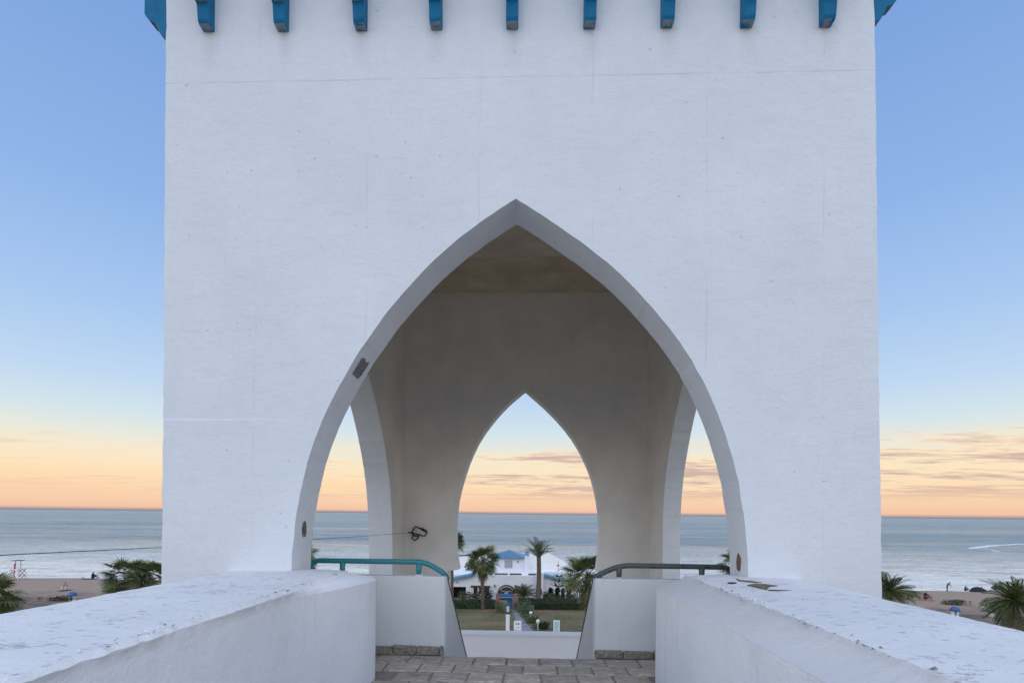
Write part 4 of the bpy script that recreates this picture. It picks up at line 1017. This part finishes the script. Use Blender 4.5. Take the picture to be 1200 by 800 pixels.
# pointed blue capped post, white pillar, boards
p = atz(595, 717.5); t = thing('capped_post', 'short white post with a pointed blue cap in front of the teal gate door', 'post', p)
mb = MB(); mb.box(-.16, -.16, .12, .16, .16, .80); mb.build('shaft', M['white'], t); mb = MB(); mb.box(-.18, -.18, 0, .18, .18, .12); mb.build('foot', M['darkmetal'], t)
mb = MB(); mb.prism([(-.26, .80), (.26, .80), (.26, .98), (.12, 1.12), (0, 1.36), (-.12, 1.12), (-.26, .98)], lambda p: Vector((p[0], -.20, p[1])), lambda p: Vector((p[0], .20, p[1]))); mb.build('cap', M['bluepaint'], t)
p = aty(595.1, 720.3, 45); t = thing('white_pillar', 'plain slim white pillar left of the small notice board, before the gate', 'pillar', (p.x, 45, 0))
mb = MB(); mb.box(-.16, -.16, 0, .16, .16, p.z-.06); bmesh.ops.bevel(mb.bm, geom=list(mb.bm.edges), offset=.015, segments=1, affect='EDGES'); mb.build('shaft', M['white'], t)
mb = MB(); mb.box(-.18, -.18, p.z-.058, .18, .18, p.z); mb.build('cap', M['white'], t)
def board(name, label, cat, px0, px1, pyt, y, mat, frame, lines):
    a, b = aty(px0, pyt, y), aty(px1, pyt, y); w = b.x-a.x; t = thing(name, label, cat, ((a.x+b.x)/2, y, 0)); zt = a.z; zb = zt-1.7
    for s in (-1, 1):
        mb = MB(); mb.box(s*(w/2-.05)-.04, 0, 0, s*(w/2-.05)+.04, .07, zb); mb.build('leg', M['white'], t)
    mb = MB(); mb.box(-w/2, -.03, zb+.002, w/2, .06, zt); mb.build('panel', frame, t)
    if mat: mb = MB(); mb.box(-w/2+.09, -.05, zb+.1, w/2-.09, -.032, zt-.08); mb.build('inlay', mat, t)
    rl_ = random.Random(4)
    for pyl, x0, x1, h in lines:
        z = aty(px0, pyl, y).z; mb = MB(); xa = -w/2+w*x0
        while xa < -w/2+w*x1:
            ww = rl_.uniform(.04, .10); hh = h*rl_.uniform(.7, 1.15); mb.box(xa, -.036, z-hh/2, min(xa+ww, -w/2+w*x1), -.0315, z+hh/2); xa += ww+.025
        mb.build('text_line', M['ink'], t)
board('notice_board', 'white notice board with lines of dark print standing beside the garden path', 'sign', 602.2, 611, 726.9, 45, None, M['white'], [(730.2, .22, .8, .09), (731.3, .3, .7, .04), (734.6, .3, .75, .035), (737.6, .22, .42, .10), (738.4, .5, .85, .05), (741, .2, .8, .09)])
board('panel_sign', 'pale blue panel in a white frame standing on the lawn right of the path', 'sign', 648.6, 656, 726.5, 45, M['paleblue'], M['white'], [])
for i, (px, py, h) in enumerate(((622, 725, .82), (630.3, 737.5, .98))):
    t = thing('garden_lamp', ('farther white globe garden lamp among the path shrubs' if i == 0 else 'nearer white globe garden lamp on the lawn edge of the path'), 'garden lamp', atz(px, py), 0, 'white globe lamps along the path')
    mb = MB(); mb.lathe([(.07, 0), (.05, .06), (.045, h*.55), (.08, h*.62)], (0, 0, 0), 10); mb.build('stem', M['white'], t, smooth=True)
    mb = MB(); mb.lathe([(.07, h*.62+.002), (.15, h*.70), (.18, h*.80), (.15, h*.91), (.07, h*.985), (.02, h)], (0, 0, 0), 12); mb.build('lamp_globe', M['lampglass'], t, smooth=True)
    mb = MB(); mb.lathe([(.20, h*.86), (.19, h*.90), (.10, h*1.02)], (0, 0, 0), 12); mb.build('hood', M['white'], t, smooth=True)

# ------------------------------------------------------------------ beach
# lifeguard tower
p = atz(21, 677.5, -.1); lg = thing('lifeguard_tower', 'red and white lifeguard tower standing on the sand at the far left', 'lifeguard tower', p)
H_ = 1.95; lg.scale = (.72, .72, .80)
for sx_ in (-1, 1):
    for sy_ in (-1, 1):
        mb = MB(); mb.tube([(sx_*1.0, sy_*1.0, 0), (sx_*.78, sy_*.78, H_)], .10, 6); mb.build('leg', M['white'], lg)
mb = MB(); mb.tube([(0, -.85, 0), (0, -.85, H_+1.15)], .12, 6); mb.build('mast', M['red'], lg)
for sy_ in (-1, 1):
    mb = MB()
    for z0, z1 in ((.1, 1.0), (1.0, 1.9)):
        mb.tube([(-1, sy_*1, z0), (0, sy_*.95, z1)], .065, 5); mb.tube([(1, sy_*1, z0), (0, sy_*.95, z1)], .065, 5); mb.tube([(0, sy_*.95, z0), (-.9, sy_*.95, z1)], .06, 5); mb.tube([(0, sy_*.95, z0), (.9, sy_*.95, z1)], .06, 5)
    mb.build('brace', M['red'] if sy_ > 0 else M['white'], lg)
mb = MB(); mb.box(-1.15, -1.1, H_, 1.15, 1.1, H_+.12); mb.build('platform', M['white'], lg)
mb = MB()
for sx_ in (-1, 1): mb.tube([(sx_*1.1, -1.05, H_+.12), (sx_*1.25, -1.05, H_+.75)], .05, 5)
mb.tube([(-1.25, -1.05, H_+.72), (-.35, -1.05, H_+.72)], .05, 5); mb.tube([(1.25, -1.05, H_+.72), (.35, -1.05, H_+.72)], .05, 5); mb.build('guard_rail', M['white'], lg)
for sx_ in (-1, 1):
    mb = MB(); mb.tube([(sx_*.62, 0, H_+.12), (sx_*.62, 0, H_+1.75)], .06, 5); mb.build('roof_post', M['darkmetal'], lg)
mb = MB(); mb.box(-.85, -.7, H_+1.75, .85, .7, H_+1.86); mb.build('roof', M['darkmetal'], lg)
mb = MB()
for k in range(7): mb.box(-.3, -1.75+.1*k, .25*k+.2, .3, -1.70+.1*k, .25*k+.25)
mb.tube([(-.3, -1.8, 0), (-.3, -1.1, 1.95)], .035, 5); mb.tube([(.3, -1.8, 0), (.3, -1.1, 1.95)], .035, 5); mb.build('ladder', M['red'], lg)
# litter bins under blue hoods
def bin_(label, px, py):
    t = thing('litter_bin', label, 'litter bin', atz(px, py), 0, 'litter bins on the sand')
    for s in (-1, 1):
        mb = MB(); mb.box(s*.24-.09, -.15, 0, s*.24+.09, .15, .62); mb.build('bin_body', M['white'], t)
    mb = MB(); mb.lathe([(.50, .62), (.50, .72), (.44, .92), (.28, 1.06), (.08, 1.12)], (0, 0, 0), 12); mb.build('hood', M['binblue'], t, smooth=True)
    mb = MB(); mb.tube([(0, .05, 0), (0, .05, .7)], .06, 6); mb.build('post', M['binblue'], t)
bin_('litter bin with a blue hood just above the left parapet', 84.6, 703.5)
bin_('litter bin with a blue hood just above the right parapet', 1119, 721.5)
# people
SKINM = simple('skin', (.33, .19, .13), .6, .08, 5); HAIR = simple('dark_hair', (.015, .012, .01), .6, .2, 9)
CL = {k: simple(k+'_clothing', v, .85, .12, 5) for k, v in dict(black=(.015, .015, .02), navy=(.03, .04, .07), pink=(.50, .22, .20), white=(.7, .68, .66), red=(.33, .04, .04), grey=(.12, .12, .14)).items()}
def person(label, base, rz, joints, top, legs, group='people on the beach', s=1.0):
    # joints: dict of points; bones built with the Skin modifier, materials by nearest bone
    J = joints; vs = []; es = []; rad = []; bm_ = []
    def add(p, r_): vs.append(Vector(p)*s); rad.append(r_*s); return len(vs)-1
    def bone(a, b, m): es.append((a, b)); bm_.append(m)
    pel = add(J['pelvis'], .13); wa = add(J['waist'], .115); ch = add(J['chest'], .15); nk = add(J['neck'], .055); hd = add(J['head'], .095); ct = add(Vector(J['head'])+Vector(J.get('headup', (0, 0, 1)))*.09, .075)
    ns_ = add(Vector(J['head'])+Vector((0, -.105, -.01)), .018)
    bone(pel, wa, 1); bone(wa, ch, 1); bone(ch, nk, 1); bone(nk, hd, 0); bone(hd, ct, 3); bone(hd, ns_, 0)
    for sd in ('l', 'r'):
        sg = -1 if sd == 'l' else 1
        sh = add(J['sh'+sd], .062); elb = add(J['el'+sd], .044); wr_ = add(J['wr'+sd], .030); 
        bone(ch, sh, 1); bone(sh, elb, 1); bone(elb, wr_, 0)
        dv = (Vector(J['wr'+sd])-Vector(J['el'+sd])).normalized(); pm = Vector(J['wr'+sd])+dv*.07; pmi = add(pm, .034); bone(wr_, pmi, 0)
        u = dv.cross(Vector((0, 1, .3))); u = u.normalized() if u.length > .05 else Vector((1, 0, 0))
        for k in range(4):
            f0 = add(pm+u*(.028*(k-1.5))+dv*.035, .010); f1 = add(pm+u*(.032*(k-1.5))+dv*(.085+.012*(1.5-abs(k-1.5)))+Vector((0, -.012, -.01)), .008); bone(pmi, f0, 0); bone(f0, f1, 0)
        th = add(pm+u*.06*sg+dv*.005, .010); bone(pmi, th, 0)
        hp = add(J['hip'+sd], .088); kn = add(J['kn'+sd], .060); an = add(J['an'+sd], .040); fo = add(Vector(J['an'+sd])+Vector(J.get('toe', (0, -.17, -.04))), .034)
        bone(pel, hp, 2); bone(hp, kn, 2); bone(kn, an, 2); bone(an, fo, 0)
    me = bpy.data.meshes.new('body'); me.from_pydata([tuple(v) for v in vs], es, []); tmp = bpy.data.objects.new('tmp', me); C.objects.link(tmp)
    md = tmp.modifiers.new('Skin', 'SKIN')
    for i, sv in enumerate(me.skin_vertices[0].data): sv.radius = (rad[i], rad[i]); sv.use_root = (i == 0)
    ms = tmp.modifiers.new('Sub', 'SUBSURF'); ms.levels = 1
    dg = bpy.context.evaluated_depsgraph_get(); dg.update(); out = bpy.data.meshes.new_from_object(tmp.evaluated_get(dg))
    bpy.data.objects.remove(tmp)
    out.materials.clear()
    for m_ in (SKINM, CL[top], CL[legs], HAIR): out.materials.append(m_)
    for pl in out.polygons:
        c = pl.center; bd, bi = 1e9, 0
        for (a, b), m_ in zip(es, bm_):
            A_, B_ = vs[a], vs[b]; t_ = max(0, min(1, (c-A_).dot(B_-A_)/max(1e-9, (B_-A_).length_squared))); dd = (A_+(B_-A_)*t_-c).length
            if dd < bd: bd, bi = dd, m_
        pl.material_index = bi; pl.use_smooth = True
    o = link('person', out, loc=base, rot=(0, 0, rz)); out.name = 'person'
    return tag(o, label, 'person', group)
STAND = dict(pelvis=(0, 0, .92), waist=(0, 0, 1.08), chest=(0, .01, 1.30), neck=(0, 0, 1.48), head=(0, -.02, 1.62), shl=(-.19, 0, 1.40), shr=(.19, 0, 1.40), ell=(-.26, .02, 1.12), elr=(.26, .02, 1.12), wrl=(-.28, -.06, .88), wrr=(.28, -.06, .88),
             hipl=(-.10, 0, .86), hipr=(.10, 0, .86), knl=(-.11, -.02, .48), knr=(.12, .02, .48), anl=(-.12, .02, .07), anr=(.14, .06, .07))
SIT = dict(pelvis=(0, 0, .14), waist=(0, 0, .30), chest=(0, -.05, .52), neck=(0, -.09, .70), head=(0, -.13, .84), shl=(-.19, -.06, .62), shr=(.19, -.06, .62), ell=(-.27, -.20, .42), elr=(.27, -.20, .42), wrl=(-.14, -.42, .46), wrr=(.14, -.42, .46),
           hipl=(-.11, -.04, .13), hipr=(.11, -.04, .13), knl=(-.16, -.42, .46), knr=(.16, -.42, .46), anl=(-.15, -.62, .08), anr=(.15, -.62, .08))
ARMS = dict(STAND, ell=(-.47, 0, 1.40), elr=(.47, 0, 1.40), wrl=(-.74, -.02, 1.42), wrr=(.74, -.02, 1.42))
LEAN_ = dict(STAND, waist=(.03, -.05, 1.06), chest=(.12, -.14, 1.24), neck=(.18, -.20, 1.38), head=(.21, -.25, 1.50), shl=(-.06, -.16, 1.34), shr=(.30, -.14, 1.32), ell=(-.05, -.3, 1.06), elr=(.36, -.28, 1.06), wrl=(.02, -.40, .84), wrr=(.34, -.42, .86))
LIE = dict(pelvis=(0, 0, .13), waist=(0, .15, .18), chest=(0, .36, .30), neck=(0, .48, .44), head=(0, .52, .57), shl=(-.2, .40, .36), shr=(.2, .40, .36), ell=(-.28, .52, .12), elr=(.28, .52, .12), wrl=(-.24, .30, .05), wrr=(.24, .30, .05),
           hipl=(-.10, -.06, .12), hipr=(.10, -.06, .12), knl=(-.12, -.46, .30), knr=(.12, -.46, .12), anl=(-.12, -.84, .07), anr=(.12, -.88, .07))
def gat(px, py):
    p = atz(px, py, -.05); p.z = gz(p.x, p.y); return p
person('person in black sitting upright at the water edge left of the tower', gat(108.2, 676.3), 2.9, SIT, 'black', 'black', s=1.35)
tag((lambda m: (m.lathe([(.05, 0), (.22, .02), (.20, .30), (.10, .38)], (0, 0, 0), 10), m.build('beach_bag', CL['white'], smooth=True))[1])(MB()), 'small white bag on the sand left of the person in black', 'bag').location = gat(97, 675.5)
tw = MB(); tw.box(-1.1, -.45, 0, 1.1, .45, .05); bmesh.ops.bevel(tw.bm, geom=list(tw.bm.edges), offset=.02, segments=1, affect='EDGES'); tw = tw.build('dark_sheet', CL['navy']); tag(tw, 'dark beach mat under the person in black at the water edge', 'mat'); tw.location = gat(105, 676.6); tw.location.z += .02
person('person in pink sitting alone on the sand above the left litter bin', gat(77, 691), .4, SIT, 'pink', 'white', s=1.25)
tw2 = MB(); tw2.box(-.5, -.7, 0, .5, .4, .05); bmesh.ops.bevel(tw2.bm, geom=list(tw2.bm.edges), offset=.02, segments=1, affect='EDGES'); tw2 = tw2.build('dark_sheet', CL['black']); tag(tw2, 'small black sheet standing in for the shadow under the person in pink', 'mat'); tw2.location = gat(77.3, 692); tw2.location.z += .015  # flat black sheet laid down as the seated figure's shadow
person('person standing bent forward at the waterline right of the tower', gat(1110, 690.7), .5, LEAN_, 'grey', 'navy')
person('person crouching small and dark at the waterline beside the bent one', gat(1131, 689.8), .2, SIT, 'navy', 'black', s=1.0)
person('person in black reclining on the sand beside the low dark tent', gat(1156, 691), 1.3, LIE, 'black', 'grey', s=1.3)
person('person with both arms stretched out at the waterline on the right', gat(1167, 690.5), .1, ARMS, 'grey', 'navy', s=.92)
person('tall person in black standing next to the one with stretched arms', gat(1172, 691), -.2, STAND, 'black', 'black', s=1.12)
person('person in black and red sitting hunched on the sand right of the tower palm', gat(1084, 703), .3, SIT, 'black', 'red', s=1.35)
# low dark beach tent
tb = MB(); n = 10; rg = []
for j in range(7):
    q = j/6; rg.append([tb.bm.verts.new(Vector((math.cos(PI*i/n)*1.5*math.sin(PI*(.06+.88*q))**.7, -.9+1.8*q, math.sin(PI*i/n)*.95*math.sin(PI*(.06+.88*q))**.7))) for i in range(n+1)])
for a, b in zip(rg, rg[1:]):
    for i in range(n): tb.face([a[i], a[i+1], b[i+1], b[i]])
tb.face(rg[0]); tb.face(rg[-1][::-1])
tb = tb.build('beach_tent', CL['black'], smooth=True); tag(tb, 'low black dome beach tent at the waterline on the right', 'tent'); tb.location = gat(1145, 690.8); tb.scale = (.72, .72, .85)
# pale kerb stones at the beach edge on the right
for i, (px, py) in enumerate(((1154, 721), (1164, 723), (1172, 723.5), (1182, 724.5), (1191, 725.5))):
    mb = MB(); mb.box(-.36, -.2, 0, .36, .2, .38); bmesh.ops.bevel(mb.bm, geom=list(mb.bm.edges), offset=.06, segments=2, affect='EDGES')
    o = mb.build('kerb_stone', M['kerb']); o.location = atz(px, py); o.rotation_euler = (0, 0, random.uniform(-.3, .3))
    tag(o, 'pale block in the row under the feathery palm, number %s from its left end' % ('one', 'two', 'three', 'four', 'five')[i], 'kerb stone', 'pale blocks under the right hand palm')
